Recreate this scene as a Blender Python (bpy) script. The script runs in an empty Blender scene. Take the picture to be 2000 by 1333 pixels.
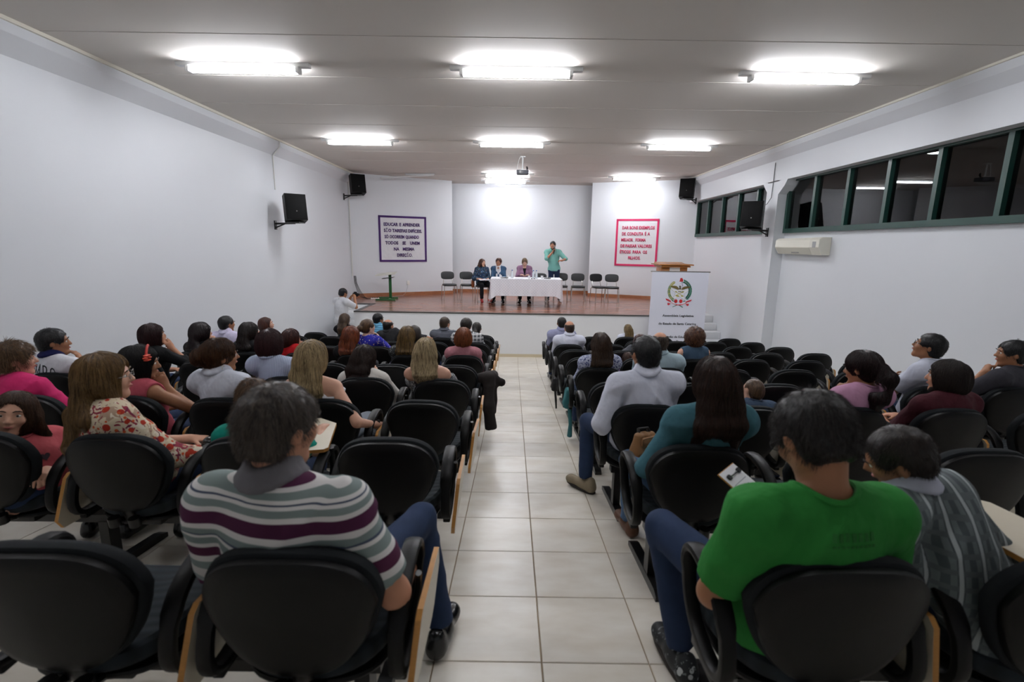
import bpy, bmesh, math, random, time
import numpy as np
from mathutils import Vector, Matrix
random.seed(7); RNG = np.random.default_rng(7)
T0 = time.time()
C = bpy.context.scene.collection
SC = bpy.context.scene
PI = math.pi

# ------------------------------------------------------------------ camera, world, exposure
CAM_H = 2.74
def camera():
    pitch, roll, yaw, f = .1945, .0151, -.0005, 951.6
    cp, sp, cy, sy = math.cos(pitch), math.sin(pitch), math.cos(yaw), math.sin(yaw)
    fw = Vector((sy*cp, cy*cp, -sp)); r = Vector((cy, -sy, 0)); d = fw.cross(r)
    c, s = math.cos(roll), math.sin(roll)
    r2 = c*r - s*d; d2 = s*r + c*d
    m = Matrix((r2, -d2, -fw)).transposed().to_4x4(); m.translation = (0, 0, CAM_H)
    cd = bpy.data.cameras.new('camera'); cd.sensor_width = 36; cd.sensor_fit = 'HORIZONTAL'
    cd.lens = f/2000*36; cd.clip_start = .05; cd.clip_end = 100
    cd.dof.use_dof = True; cd.dof.focus_distance = 12.0; cd.dof.aperture_fstop = 2.8
    o = bpy.data.objects.new('camera', cd); o.matrix_world = m; C.objects.link(o); SC.camera = o
camera()
w = bpy.data.worlds.new('night'); SC.world = w; w.use_nodes = True
w.node_tree.nodes['Background'].inputs[0].default_value = (.012, .014, .02, 1)
w.node_tree.nodes['Background'].inputs[1].default_value = .35
vs = SC.view_settings; vs.view_transform = 'Standard'; vs.look = 'None'; vs.gamma = 1; vs.use_curve_mapping = False
vs.exposure = 0.0
TUBE = 110.0          # emission of the fluorescent tubes

# ------------------------------------------------------------------ helpers
def lin(h):
    h = h.lstrip('#'); v = [int(h[i:i+2], 16)/255 for i in (0, 2, 4)]
    return tuple(((x/12.92) if x <= .04045 else ((x+.055)/1.055)**2.4) for x in v)+(1,)
MATS = {}
def nodes(m):
    nt = m.node_tree; return nt, nt.nodes, nt.links
def M(name, col, rough=.6, spec=.4, metal=0, bump=None, var=None, coat=0, stretch=None):
    """principled material; bump=(scale,strength,distance), var=(scale,amount) mottles the colour"""
    if name in MATS: return MATS[name]
    m = bpy.data.materials.new(name); m.use_nodes = True; nt, N, L = nodes(m)
    b = N['Principled BSDF']; c = lin(col) if isinstance(col, str) else col
    b.inputs['Base Color'].default_value = c; b.inputs['Roughness'].default_value = rough
    b.inputs['Specular IOR Level'].default_value = spec; b.inputs['Metallic'].default_value = metal
    b.inputs['Coat Weight'].default_value = coat
    if bump or var:
        tc = N.new('ShaderNodeTexCoord'); vec = tc.outputs['Object']
        if stretch:
            mp = N.new('ShaderNodeMapping'); mp.inputs['Scale'].default_value = stretch
            L.new(vec, mp.inputs['Vector']); vec = mp.outputs[0]
    if var:
        n = N.new('ShaderNodeTexNoise'); n.inputs['Scale'].default_value = var[0]; n.inputs['Detail'].default_value = 4
        L.new(vec, n.inputs['Vector'])
        mx = N.new('ShaderNodeMix'); mx.data_type = 'RGBA'
        a = var[1]
        mx.inputs[6].default_value = tuple(max(0, x*(1-a)) for x in c[:3])+(1,)
        mx.inputs[7].default_value = tuple(min(1, x*(1+a)) for x in c[:3])+(1,)
        L.new(n.outputs['Fac'], mx.inputs[0]); L.new(mx.outputs[2], b.inputs['Base Color'])
    if bump:
        n = N.new('ShaderNodeTexNoise'); n.inputs['Scale'].default_value = bump[0]; n.inputs['Detail'].default_value = 3
        L.new(vec, n.inputs['Vector'])
        bp = N.new('ShaderNodeBump'); bp.inputs['Strength'].default_value = bump[1]
        bp.inputs['Distance'].default_value = bump[2] if len(bump) > 2 else .005
        L.new(n.outputs['Fac'], bp.inputs['Height']); L.new(bp.outputs[0], b.inputs['Normal'])
    MATS[name] = m; return m
def emit(name, col, st):
    m = bpy.data.materials.new(name); m.use_nodes = True; nt, N, L = nodes(m)
    b = N['Principled BSDF']; b.inputs['Base Color'].default_value = (.9, .9, .9, 1)
    b.inputs['Emission Color'].default_value = lin(col); b.inputs['Emission Strength'].default_value = st
    MATS[name] = m; return m

def mesh_np(name, V, F, smooth=True):
    """V (n,3) array, F list of equal-size polygons (m,k) array or list of lists"""
    me = bpy.data.meshes.new(name)
    V = np.asarray(V, dtype=np.float32)
    if isinstance(F, np.ndarray):
        k = F.shape[1]; me.vertices.add(len(V)); me.vertices.foreach_set('co', V.ravel())
        me.loops.add(F.size); me.loops.foreach_set('vertex_index', F.ravel().astype(np.int32))
        me.polygons.add(len(F)); me.polygons.foreach_set('loop_start', np.arange(0, F.size, k, dtype=np.int32))
        me.update(calc_edges=True); me.validate()
    else:
        me.from_pydata([tuple(map(float, v)) for v in V], [], F); me.update()
    if smooth: me.polygons.foreach_set('use_smooth', np.ones(len(me.polygons), dtype=bool))
    return me
def link(name, me, mat=None, parent=None, loc=None):
    if mat is not None and not me.materials:
        for x in (mat if isinstance(mat, (list, tuple)) else [mat]): me.materials.append(x)
    o = bpy.data.objects.new(name, me); C.objects.link(o)
    if parent is not None: o.parent = parent
    if loc is not None: o.location = loc
    return o
def empty(name, loc, rz=0, rx=0):
    o = bpy.data.objects.new(name, None); o.empty_display_size = .1; C.objects.link(o)
    o.location = loc; o.rotation_euler = (rx, 0, rz); return o
def tag(o, label, cat=None, group=None, kind=None):
    if label: o['label'] = label
    if cat: o['category'] = cat
    if group: o['group'] = group
    if kind: o['kind'] = kind
    return o
def dup(root):
    r = root.copy(); C.objects.link(r)
    for ch in root.children:
        c = ch.copy(); C.objects.link(c); c.parent = r
        for g in ch.children:
            d = g.copy(); C.objects.link(d); d.parent = c
    return r

class MB:
    """collects simple solids into one mesh"""
    def __init__(s): s.V = []; s.F = []; s.I = []; s.mi = 0
    def add(s, V, F):
        o = len(s.V); s.V += [tuple(v) for v in V]; s.F += [[i+o for i in f] for f in F]; s.I += [s.mi]*len(F); return s
    def box(s, lo, hi, bev=0):
        x0, y0, z0 = lo; x1, y1, z1 = hi
        if bev <= 0:
            V = [(x0,y0,z0),(x1,y0,z0),(x1,y1,z0),(x0,y1,z0),(x0,y0,z1),(x1,y0,z1),(x1,y1,z1),(x0,y1,z1)]
            return s.add(V, [[0,3,2,1],[4,5,6,7],[0,1,5,4],[1,2,6,5],[2,3,7,6],[3,0,4,7]])
        b = bev; bm = bmesh.new(); bmesh.ops.create_cube(bm, size=1)
        for v in bm.verts: v.co = Vector(((x0+x1)/2+v.co.x*(x1-x0), (y0+y1)/2+v.co.y*(y1-y0), (z0+z1)/2+v.co.z*(z1-z0)))
        bmesh.ops.bevel(bm, geom=bm.edges[:], offset=b, segments=2, profile=.5, affect='EDGES')
        bm.verts.index_update()
        s.add([v.co[:] for v in bm.verts], [[v.index for v in f.verts] for f in bm.faces]); bm.free(); return s
    def tube(s, pts, r, n=8, cap=True, sq=None):
        """sweep; r scalar or list; sq=(a,b) elliptical factors"""
        P = [Vector(p) for p in pts]; m = len(P); V = []; F = []
        rr = r if isinstance(r, (list, tuple)) else [r]*m
        t = (P[1]-P[0]).normalized(); up = Vector((1, 0, 0)) if abs(t.x) < .8 else Vector((0, 0, 1))
        for i in range(m):
            t = ((P[min(i+1, m-1)]-P[max(i-1, 0)])).normalized()
            u = (up - t*up.dot(t)).normalized(); v = t.cross(u); up = u
            a, b = sq or (1, 1)
            for k in range(n):
                th = 2*PI*k/n; V.append(P[i]+u*(math.cos(th)*rr[i]*a)+v*(math.sin(th)*rr[i]*b))
        for i in range(m-1):
            for k in range(n):
                k2 = (k+1) % n; F.append([i*n+k, i*n+k2, (i+1)*n+k2, (i+1)*n+k])
        if cap: F.append([k for k in range(n)][::-1]); F.append([(m-1)*n+k for k in range(n)])
        return s.add(V, F)
    def prism(s, poly, axis, a, b):
        """extrude a 2-D polygon along axis ('x','y','z') from a to b"""
        def mk(p, t): return {'x': (t, p[0], p[1]), 'y': (p[0], t, p[1]), 'z': (p[0], p[1], t)}[axis]
        n = len(poly); V = [mk(p, a) for p in poly]+[mk(p, b) for p in poly]
        F = [list(range(n))[::-1], list(range(n, 2*n))]+[[i, (i+1) % n, n+(i+1) % n, n+i] for i in range(n)]
        return s.add(V, F)
    def lathe(s, prof, c=(0, 0, 0), n=16):
        V = []; F = []; m = len(prof)
        for r, z in prof:
            for k in range(n): V.append((c[0]+r*math.cos(2*PI*k/n), c[1]+r*math.sin(2*PI*k/n), c[2]+z))
        for i in range(m-1):
            for k in range(n): F.append([i*n+k, i*n+(k+1) % n, (i+1)*n+(k+1) % n, (i+1)*n+k])
        F.append(list(range(n))[::-1]); F.append([(m-1)*n+k for k in range(n)])
        return s.add(V, F)
    def xf(s, mat):
        s.V = [tuple(mat @ Vector(v)) for v in s.V]; return s
    def mesh(s, name, smooth=False, fix=True):
        me = bpy.data.meshes.new(name); me.from_pydata(s.V, [], s.F); me.update()
        if any(s.I): me.polygons.foreach_set('material_index', s.I)
        if fix:
            bm = bmesh.new(); bm.from_mesh(me); bmesh.ops.recalc_face_normals(bm, faces=bm.faces[:]); bm.to_mesh(me); bm.free()
        if smooth:
            me.polygons.foreach_set('use_smooth', [True]*len(me.polygons))
            try: me.set_sharp_from_angle(angle=math.radians(38))
            except Exception: pass
        return me
    def obj(s, name, mat, parent=None, smooth=False, loc=None):
        return link(name, s.mesh(name, smooth), mat, parent, loc)
def box(name, lo, hi, mat, parent=None, bev=0): return MB().box(lo, hi, bev).obj(name, mat, parent, smooth=bev > 0)
def struct(o, label=None): o['kind'] = 'structure'; (label and o.__setitem__('label', label)); return o

# text must be turned to mesh while the scene is still small
def text_mesh(s, w, h, ext=.002, bold=0.0, space=1.0):
    cu = bpy.data.curves.new('t', 'FONT'); cu.body = s; cu.size = 1; cu.extrude = 0; cu.offset = bold; cu.resolution_u = 2
    cu.space_word = space
    o = bpy.data.objects.new('t', cu); C.objects.link(o); dg = bpy.context.evaluated_depsgraph_get()
    me = bpy.data.meshes.new_from_object(o.evaluated_get(dg)); bpy.data.objects.remove(o); bpy.data.curves.remove(cu)
    n = len(me.vertices); co = np.zeros(n*3, np.float32); me.vertices.foreach_get('co', co); co = co.reshape(-1, 3)
    cap = .70; lo = co.min(0); hi = co.max(0)
    co[:, 0] = (co[:, 0]-(lo[0]+hi[0])/2)*(w/(hi[0]-lo[0])); co[:, 1] = (co[:, 1]-cap/2)*h/cap
    me.vertices.foreach_set('co', co.ravel()); 
    bm = bmesh.new(); bm.from_mesh(me)
    r = bmesh.ops.extrude_face_region(bm, geom=bm.faces[:])
    for e in r['geom']:
        if isinstance(e, bmesh.types.BMVert): e.co.z += ext
    bm.to_mesh(me); bm.free(); me.update()
    return me
# ------------------------------------------------------------------ materials of the room
def floor_z(y): return max(0.0, .1144*(10.739-y))
wall_m = M('wall paint', '#DDE0E4', .42, .35, bump=(18, .05, .01), var=(.5, .02))
ceil_m = M('ceiling panel', '#D6D1CA', .7, .2, var=(.7, .03), bump=(3, .05, .01))
trim_m = M('cream cornice', '#E4E0D2', .5)
grout_m = M('grout', '#9C8A72', .9, .1)
wood_edge = M('beech edge', '#B5803F', .45, var=(30, .2), stretch=(1, 1, 6))
black_pl = M('black plastic', '#060606', .45, .22, bump=(260, .08, .001))
black_sm = M('black smooth plastic', '#070708', .3, .4)
blk_steel = M('black steel', '#080808', .35, .5)
chrome = M('chrome', '#C9C7C2', .22, .5, metal=1)
grey_steel = M('grey steel', '#8A8A88', .4, .5, metal=.8)
green_paint = M('dark green paint', '#123B33', .38, .5)
white_pl = M('white plastic', '#E6E5DF', .38, .4)
white_paint = M('white enamel', '#E4E5E4', .4, .4)

def wood_mat(name, c1, c2, scale, rough, axis=(1, 1, 1), planks=None, coat=0):
    m = bpy.data.materials.new(name); m.use_nodes = True; nt, N, L = nodes(m); b = N['Principled BSDF']
    tc = N.new('ShaderNodeTexCoord'); mp = N.new('ShaderNodeMapping'); mp.inputs['Scale'].default_value = axis
    L.new(tc.outputs['Object'], mp.inputs[0])
    n = N.new('ShaderNodeTexNoise'); n.inputs['Scale'].default_value = scale; n.inputs['Detail'].default_value = 6; n.inputs['Distortion'].default_value = .6
    L.new(mp.outputs[0], n.inputs[0])
    r = N.new('ShaderNodeValToRGB'); r.color_ramp.elements[0].color = lin(c1); r.color_ramp.elements[1].color = lin(c2)
    r.color_ramp.elements[0].position = .3; r.color_ramp.elements[1].position = .7
    L.new(n.outputs['Fac'], r.inputs[0]); out = r.outputs[0]
    if planks:
        br = N.new('ShaderNodeTexBrick'); br.inputs['Scale'].default_value = 1; br.inputs['Brick Width'].default_value = planks[0]
        br.inputs['Row Height'].default_value = planks[1]; br.inputs['Mortar Size'].default_value = .004
        br.inputs['Color1'].default_value = (.75, .75, .75, 1); br.inputs['Color2'].default_value = (1.1, 1.1, 1.1, 1); br.inputs['Mortar'].default_value = (.25, .25, .25, 1)
        br.inputs['Mortar Smooth'].default_value = .1
        L.new(tc.outputs['Object'], br.inputs[0])
        mx = N.new('ShaderNodeMix'); mx.data_type = 'RGBA'; mx.blend_type = 'MULTIPLY'; mx.inputs[0].default_value = 1
        L.new(out, mx.inputs[6]); L.new(br.outputs[0], mx.inputs[7]); out = mx.outputs[2]
    L.new(out, b.inputs['Base Color']); b.inputs['Roughness'].default_value = rough; b.inputs['Coat Weight'].default_value = coat
    MATS[name] = m; return m
stage_wood = wood_mat('laminate planks', '#8A5A49', '#B07F6B', 3, .22, (1, 8, 1), planks=(1.2, .19))
skirt_wood = wood_mat('skirting wood', '#8E5A3C', '#A9714E', 3, .4, (2, 2, 10))
podium_wood = wood_mat('varnished wood', '#8A4E1B', '#B5762F', 4, .35, (2, 2, 12))

def tile_mat():
    m = bpy.data.materials.new('cream tile'); m.use_nodes = True; nt, N, L = nodes(m); b = N['Principled BSDF']
    g = N.new('ShaderNodeNewGeometry'); n = N.new('ShaderNodeTexNoise'); n.inputs['Scale'].default_value = 3.5; n.inputs['Detail'].default_value = 5
    mp = N.new('ShaderNodeMapping'); mp.inputs['Scale'].default_value = (1, 2.2, 1)
    L.new(g.outputs['Position'], mp.inputs[0]); L.new(mp.outputs[0], n.inputs[0])
    r = N.new('ShaderNodeValToRGB'); r.color_ramp.elements[0].color = lin('#DDD4C4'); r.color_ramp.elements[1].color = lin('#F0EBE0')
    r.color_ramp.elements[0].position = .3; r.color_ramp.elements[1].position = .7
    L.new(n.outputs['Fac'], r.inputs[0])
    oi = N.new('ShaderNodeObjectInfo'); mr = N.new('ShaderNodeMapRange'); mr.inputs[3].default_value = .95; mr.inputs[4].default_value = 1.03
    L.new(oi.outputs['Random'], mr.inputs[0])
    mx = N.new('ShaderNodeMix'); mx.data_type = 'RGBA'; mx.blend_type = 'MULTIPLY'; mx.inputs[0].default_value = 1
    L.new(r.outputs[0], mx.inputs[6]); L.new(mr.outputs[0], mx.inputs[7]); L.new(mx.outputs[2], b.inputs['Base Color'])
    b.inputs['Roughness'].default_value = .28; b.inputs['Specular IOR Level'].default_value = .45
    return m
tile_m = tile_mat()
# ------------------------------------------------------------------ room shell
CZ = 4.75; XL_, XR_ = -4.9, 5.53; ST = 1.095; SY = 11.86
AL, BL, CR, DR = (-4.9, 14.9), (-2.03, 16.45), (2.52, 16.43), (5.53, 15.2)
def yz_slab(x0, x1, top, thick=.3):
    poly = top+[(y, z-thick) for y, z in top[::-1]]
    return MB().prism(poly, 'x', x0, x1)
fl = yz_slab(-5.1, 5.7, [(-3, floor_z(-3)-.006), (10.739, -.006), (17.4, -.006)]).obj('floor', grout_m)
struct(fl)
# tiles: the largest in view singly, the others joined
TS = .45; TX0 = .1435; TY0 = 1.739
import itertools
cells = []
for i in range(-12, 12):
    for j in range(-11, 23):
        x0 = TX0+TS*i; y0 = TY0+TS*j
        x1 = min(x0+TS, 5.53); xa = max(x0, -4.9); y1 = min(y0+TS, SY)
        if x1-xa < .05 or y1-y0 < .03: continue
        if x0 < -4.9 or x0+TS > 5.53 or y0+TS > SY: cells.append((9e9, xa, x1, y0, y1)); continue
        ylo = max(y0, .3); d = math.hypot(ylo, CAM_H-floor_z(y0))
        infr = y0 > .9 and abs((x0+x1)/2) < y0*1.02+.5
        aisle = -.35 < (x0+x1)/2 < .95
        cells.append(((d*d*d if aisle else 60+d*d*d) if infr else 1e6, xa, x1, y0, y1))
cells.sort(key=lambda c: c[0])
ang = -math.atan(.1144); G = .0028
def tile_me(wx, wy, name='tile'):
    b = .003; z = 0; V = [(-wx/2+G, -wy/2+G, -.008), (wx/2-G, -wy/2+G, -.008), (wx/2-G, wy/2-G, -.008), (-wx/2+G, wy/2-G, -.008)]
    V += [(x, y, -b) for x, y, _ in V[:4]]; V += [(x*(1-.008), y*(1-.008), 0) for x, y, _ in V[:4]]
    F = [[0,1,5,4],[1,2,6,5],[2,3,7,6],[3,0,4,7],[4,5,9,8],[5,6,10,9],[6,7,11,10],[7,4,8,11],[8,9,10,11]]
    me = bpy.data.meshes.new(name); me.from_pydata(V, [], F); me.update(); return me
slope_tile = tile_me(TS, TS/math.cos(ang)); flat_tile = tile_me(TS, TS)
rest = MB()
for n, (d, x0, x1, y0, y1) in enumerate(cells):
    yc = (y0+y1)/2; sl = y1 <= 10.75; zc = floor_z(yc) if sl else 0
    if n < 296 and d < 1e6:
        o = link('tile', slope_tile if sl else flat_tile, tile_m, fl, ((x0+x1)/2, yc, zc+random.uniform(-.0003, .0003)))
        if sl: o.rotation_euler.x = ang
    else:
        hx = (x1-x0)/2-G; hy = (y1-y0)/2-G; xc = (x0+x1)/2; t = -.1144 if sl else 0
        V = [(xc+sx*hx, yc+sy*hy, zc+t*sy*hy+dz) for dz in (-.008, 0) for sx, sy in ((-1,-1),(1,-1),(1,1),(-1,1))]
        rest.add(V, [[0,1,5,4],[1,2,6,5],[2,3,7,6],[3,0,4,7],[4,5,6,7]])
o = rest.obj('tiles', tile_m, fl); o['kind'] = 'stuff'
# walls
struct(box('wall_left', (-5.1, -3, -.3), (-4.9, 15.2, 4.95), wall_m))
struct(box('wall_back', (-5.1, 17.1, -.3), (5.7, 17.3, 4.95), wall_m))
struct(box('wall_rear', (-5.1, -3.2, -.3), (5.7, -3, 4.95), wall_m))
def angled(name, a, b, z0=ST, z1=4.76, t=.14, side=1, mat=wall_m):
    d = Vector((b[0]-a[0], b[1]-a[1])).normalized(); n = Vector((-d.y, d.x))*side
    return MB().prism([a, b, (b[0]+n.x*t, b[1]+n.y*t), (a[0]+n.x*t, a[1]+n.y*t)], 'z', z0, z1).obj(name, mat)
struct(angled('wall_stage_left', AL, BL, ST-.02)); struct(angled('wall_stage_right', CR, DR, ST-.02))
wr = MB()
wr.box((5.53, -3, -.3), (5.72, 15.6, 3.07)); wr.box((5.3, -3, 4.08), (5.72, 15.6, 4.95))
wr.box((5.53, 15.1, 3.06), (5.72, 15.6, 4.1))
struct(wr.obj('wall_right', wall_m))
pl = MB(); pl.box((5.3, 10.2, -.1), (5.6, 10.66, 4.1))
pl.prism([(10.201, 3.82), (10.201, 4.09), (9.9, 4.09), (9.99, 3.98)], 'x', 5.301, 5.6)
pl.prism([(10.659, 3.9), (10.659, 4.09), (10.86, 4.09)], 'x', 5.301, 5.6)
struct(pl.obj('wall_right_pillar', wall_m))
# windows
glass = bpy.data.materials.new('window glass'); glass.use_nodes = True
nt, N, L = nodes(glass); N.remove(N['Principled BSDF']); tr = N.new('ShaderNodeBsdfTransparent'); tr.inputs[0].default_value = (.55, .6, .6, 1)
gl = N.new('ShaderNodeBsdfGlossy'); gl.inputs['Roughness'].default_value = .01; mix = N.new('ShaderNodeMixShader'); fr = N.new('ShaderNodeFresnel'); fr.inputs[0].default_value = 1.6
L.new(fr.outputs[0], mix.inputs[0]); L.new(tr.outputs[0], mix.inputs[1]); L.new(gl.outputs[0], mix.inputs[2]); L.new(mix.outputs[0], N['Material Output'].inputs[0])
def window(name, ys, z0, z1):
    fr_ = MB(); fr_.box((5.455, ys[0], z0-.01), (5.60, ys[-1], z0+.075)); fr_.box((5.47, ys[0], z1-.05), (5.60, ys[-1], z1+.03))
    root = struct(fr_.obj(name, green_paint))
    for k, y in enumerate(ys):
        MB().box((5.475, y-.035, z0+.075), (5.595, y+.035, z1-.05)).obj('mullion', green_paint, root)
    for a, b in zip(ys, ys[1:]):
        MB().box((5.535, a+.035, z0+.075), (5.541, b-.035, z1-.05)).obj('pane', glass, root)
window('window_1', [10.70, 11.42, 12.36, 13.30, 14.24, 15.07], 3.07, 4.10)
window('window_2', [1.2, 2.1, 3.0, 3.9, 4.82, 5.73, 6.64, 7.50, 8.38, 9.28, 10.16], 3.07, 4.10)
# night ground and facade outside so that the panes look into the dark
# ceiling
cs = struct(box('ceiling', (-5.1, -3.1, 4.772), (5.72, 17.3, 4.95), ceil_m))
y = 5.3-1.232*6
while y < 17.1:
    a, b = max(y, -3), min(y+1.232, 17.1)
    p = MB().box((-4.9, a+.003, CZ), (5.5, b-.003, CZ+.0225)).box((-4.9, a+.003, CZ-.002), (5.5, a+.012, CZ)); p.obj('panel', ceil_m, cs)
    y += 1.232
struct(MB().prism([(-4.75, 4.75), (-4.75, 4.62), (-4.9, 4.45), (-4.9, 4.75)], 'y', -3, 14.95).obj('trim_1', wall_m))
struct(MB().prism([(5.18, 4.75), (5.18, 4.63), (5.3, 4.50), (5.3, 4.75)], 'y', -3, 15.3).obj('trim_2', wall_m))
struct(box('trim_3', (-4.75, -3, 4.715), (-4.72, 14.9, 4.75), trim_m)); struct(box('trim_4', (5.15, -3, 4.725), (5.18, 15.3, 4.75), trim_m))
# stage
wall_w = M('stage front paint', '#E0E1E2', .45)
sg = MB().prism([(-3.9, SY), (4.45, SY), (4.45, 13.9), (5.53, 13.9), (5.53, 17.1), (-4.9, 17.1), (-4.9, 13.35), (-3.9, 13.35)], 'z', -.1, ST-.02).obj('stage_platform', wall_w)
struct(sg)
MB().prism([(-3.84, SY+.06), (4.39, SY+.06), (4.39, 13.96), (5.53, 13.96), (5.53, 17.1), (-4.9, 17.1), (-4.9, 13.41), (-3.84, 13.41)], 'z', ST-.02, ST).obj('deck', stage_wood, sg)
granite = M('dark granite', '#4A4845', .3, var=(60, .35))
gr = MB()
for lo, hi in (((-3.9, SY-.015), (4.45, SY+.06)), ((-3.9, SY+.06), (-3.78, 13.41)), ((-4.9, 13.35), (-3.78, 13.45)), ((4.39, SY+.06), (4.45, 13.96)), ((4.39, 13.9), (5.53, 13.96))):
    gr.box((lo[0], lo[1], ST-.025), (hi[0], hi[1], ST+.004))
gr.obj('edging', granite, sg)
base_tile = M('skirting tile', '#C9BCA0', .35)
struct(box('baseboard_front', (-3.9, SY-.015, -.01), (4.45, SY, .075), base_tile))
def skirt(name, a, b, z0, h, mat, t=.018, side=-1):
    return struct(angled(name, a, b, z0, z0+h, t, side, mat))
skirt('baseboard_left', (AL[0]+.02, AL[1]+.01), BL, ST, .11, skirt_wood); skirt('baseboard_right', CR, (DR[0]-.02, DR[1]+.01), ST, .10, skirt_wood)
struct(box('baseboard_back', (-2.6, 17.08, ST), (3.1, 17.1, ST+.11), skirt_wood))
for nm, x0, x1, y0, n, dp in (('left', -4.5, -3.9, 11.86, 6, .248), ('right', 4.45, 5.53, 12.2, 6, .283)):
    st = empty('stage_stairs', ((x0+x1)/2, y0, 0)); tag(st, 'white concrete steps up to the stage beside the %s' % ('plain wall with the photographer' if nm == 'left' else 'window wall, behind the crest banner'), 'stairs', 'steps up to the stage')
    for k in range(n-1):
        MB().box((-(x1-x0)/2, dp*k, 0), ((x1-x0)/2, dp*n, ST/n), .006).obj('step', wall_w, st, True, (0, 0, ST/n*k))
# conduits
pvc = M('white conduit', '#D9D9D4', .5)
def conduit(pts, r, mat, label):
    o = MB().tube(pts, r, 6).obj('conduit', mat); tag(o, label, 'conduit'); return o
conduit([(-4.73, 10.35, 4.72), (-4.73, 10.35, 4.62), (-4.89, 10.35, 4.44), (-4.89, 10.35, 3.78)], .012, pvc, 'thin white conduit dropping from the cornice to the wall speaker nearer the seats')
conduit([(-4.87, 14.86, 4.6), (-4.87, 14.86, 1.75)], .018, pvc, 'long white conduit down the corner by the purple bordered poster')
conduit([(5.29, 10.42, 4.46), (5.29, 10.42, 4.1), (5.288, 10.43, 3.78), (5.24, 10.47, 3.66), (5.17, 10.5, 3.60)], .008, M('grey cable', '#6F7073', .5), 'grey cable down the pillar to the speaker in front of the window')

# ------------------------------------------------------------------ ceiling lights
tube_on = emit('lit tube', '#F6F8FF', TUBE); tube_off = M('unlit tube', '#E9EAE8', .2)
tube_dim = emit('lit tube, aged', '#F6F8FF', TUBE*.36)  # rear row emission lowered to keep the near edges darker, not tube age
def fixture(x, y, lit, label, rz=0, tm=None):
    r = empty('ceiling_light', (x, y, CZ), rz); tag(r, label, 'light', 'fluorescent ceiling lights')
    MB().box((-.765, -.04, -.045), (.765, .04, 0), .004).obj('housing', white_paint, r, True)
    for s in (-1, 1):
        MB().tube([(-.61, s*.028, -.085), (.61, s*.028, -.085)], .019, 12).obj('tube', (tm or tube_on) if lit else tube_off, r, True)
    for e in (-1, 1):
        MB().box((min(e*.61, e*.65), -.052, -.106), (max(e*.61, e*.65), .052, -.04), .006).obj('lamp_holder', white_paint, r, True)
row = {6.1: 'first row from the seats', 10.2: 'second row from the seats', 14.72: 'third row, above the stage'}
for y, xs in ((6.1, (-3.14, 0, 3.35)), (10.2, (-3.07, -.07, 3.26))):
    for x, nm in zip(xs, ('plain wall side', 'centre', 'window side')):
        fixture(x, y+(.06 if x > 3 else 0), True, 'lit twin tube ceiling light, %s, %s' % (row[y], nm), .03 if x > 3 else 0)
for x, nm in zip((-3.14, 0, 3.35), ('plain wall side', 'centre', 'window side')):
    fixture(x, 2.0, True, 'weaker lit ceiling light above the rear seats, %s' % nm, 0, tube_dim)
fixture(-.2, 14.55, True, 'lit twin tube ceiling light partly hidden behind the hanging projector', 0)
fixture(3.49, 14.9, True, 'lit twin tube ceiling light above the stage on the window side', .05)
fixture(-.29, 16.03, True, 'lit twin tube ceiling light closest to the stage back wall', 0, emit('lit tube, half life', '#F6F8FF', TUBE*.7))  # emission lowered to hold down glare on the back wall, not tube wear
# the broken one: housing hanging off its strip
r = empty('ceiling_light', (-3.1, 14.95, CZ), -.12); tag(r, 'unlit fluorescent batten with its cover hanging loose over the stage', 'light', 'fluorescent ceiling lights')
MB().box((-.1, -.03, -.035), (.765, .03, 0), .004).obj('housing', white_paint, r, True)
MB().box((-.85, -.045, -.05), (.75, .045, -.02), .004).xf(Matrix.Translation((0, -.08, -.05)) @ Matrix.Rotation(-.05, 4, 'Y')).obj('loose_cover', white_paint, r, True)
MB().tube([(-.62, .03, -.08), (.6, .03, -.06)], .014, 10).obj('tube', tube_off, r, True)

# ------------------------------------------------------------------ wall things
def speaker(loc, rz, tilt, wall_x, label):
    """black wedge loudspeaker on a wall bracket; local -y is the grille"""
    r = empty('wall_speaker', loc); tag(r, label, 'speaker', 'black loudspeakers on the side walls')
    T = Matrix.Rotation(rz, 4, 'Z') @ Matrix.Rotation(tilt, 4, 'X')
    b = MB(); b.prism([(-.2, -.17), (.2, -.17), (.2, .05), (.11, .17), (-.11, .17), (-.2, .05)], 'z', -.26, .26)
    b.xf(T).obj('cabinet', black_pl, r)
    g = MB(); g.box((-.185, -.186, -.245), (.185, -.168, .245), .008); g.xf(T).obj('grille', M('speaker cloth', '#0A0A0B', .8, .2, bump=(700, .3, .001)), r, True)
    bd = MB(); bd.lathe([(.012, 0), (.012, .004)], n=12); bd.xf(T @ Matrix.Translation((0, -.188, -.09)) @ Matrix.Rotation(PI/2, 4, 'X')).obj('badge', grey_steel, r)
    s = -1 if wall_x < 0 else 1
    dx = wall_x-loc[0]
    br = MB(); br.box((dx-(.02 if s > 0 else 0), -.04, -.42), (dx+(0 if s > 0 else .02), .04, -.24))
    br.tube([(dx-s*.01, 0, -.3), (0, 0, -.285)], .02, 6); br.tube([(dx-s*.01, 0, -.38), (dx*.45, 0, -.29)], .014, 6)
    br.box((-.14, -.15, -.285), (.14, .15, -.262)); br.obj('bracket', blk_steel, r)
    return r
speaker((-4.48, 10.25, 3.40), .62, -.2, -4.9, 'black loudspeaker on the plain wall, the one nearer the seats')
speaker((-4.5, 14.5, 4.36), .55, -.2, -4.9, 'black loudspeaker in the ceiling corner beside the purple poster')
speaker((5.02, 14.75, 4.41), -.45, -.2, 5.3, 'black loudspeaker high at the stage end of the window wall')
speaker((4.95, 10.45, 3.41), -.55, -.2, 5.3, 'black loudspeaker on the pillar in front of the smaller window')
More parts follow.
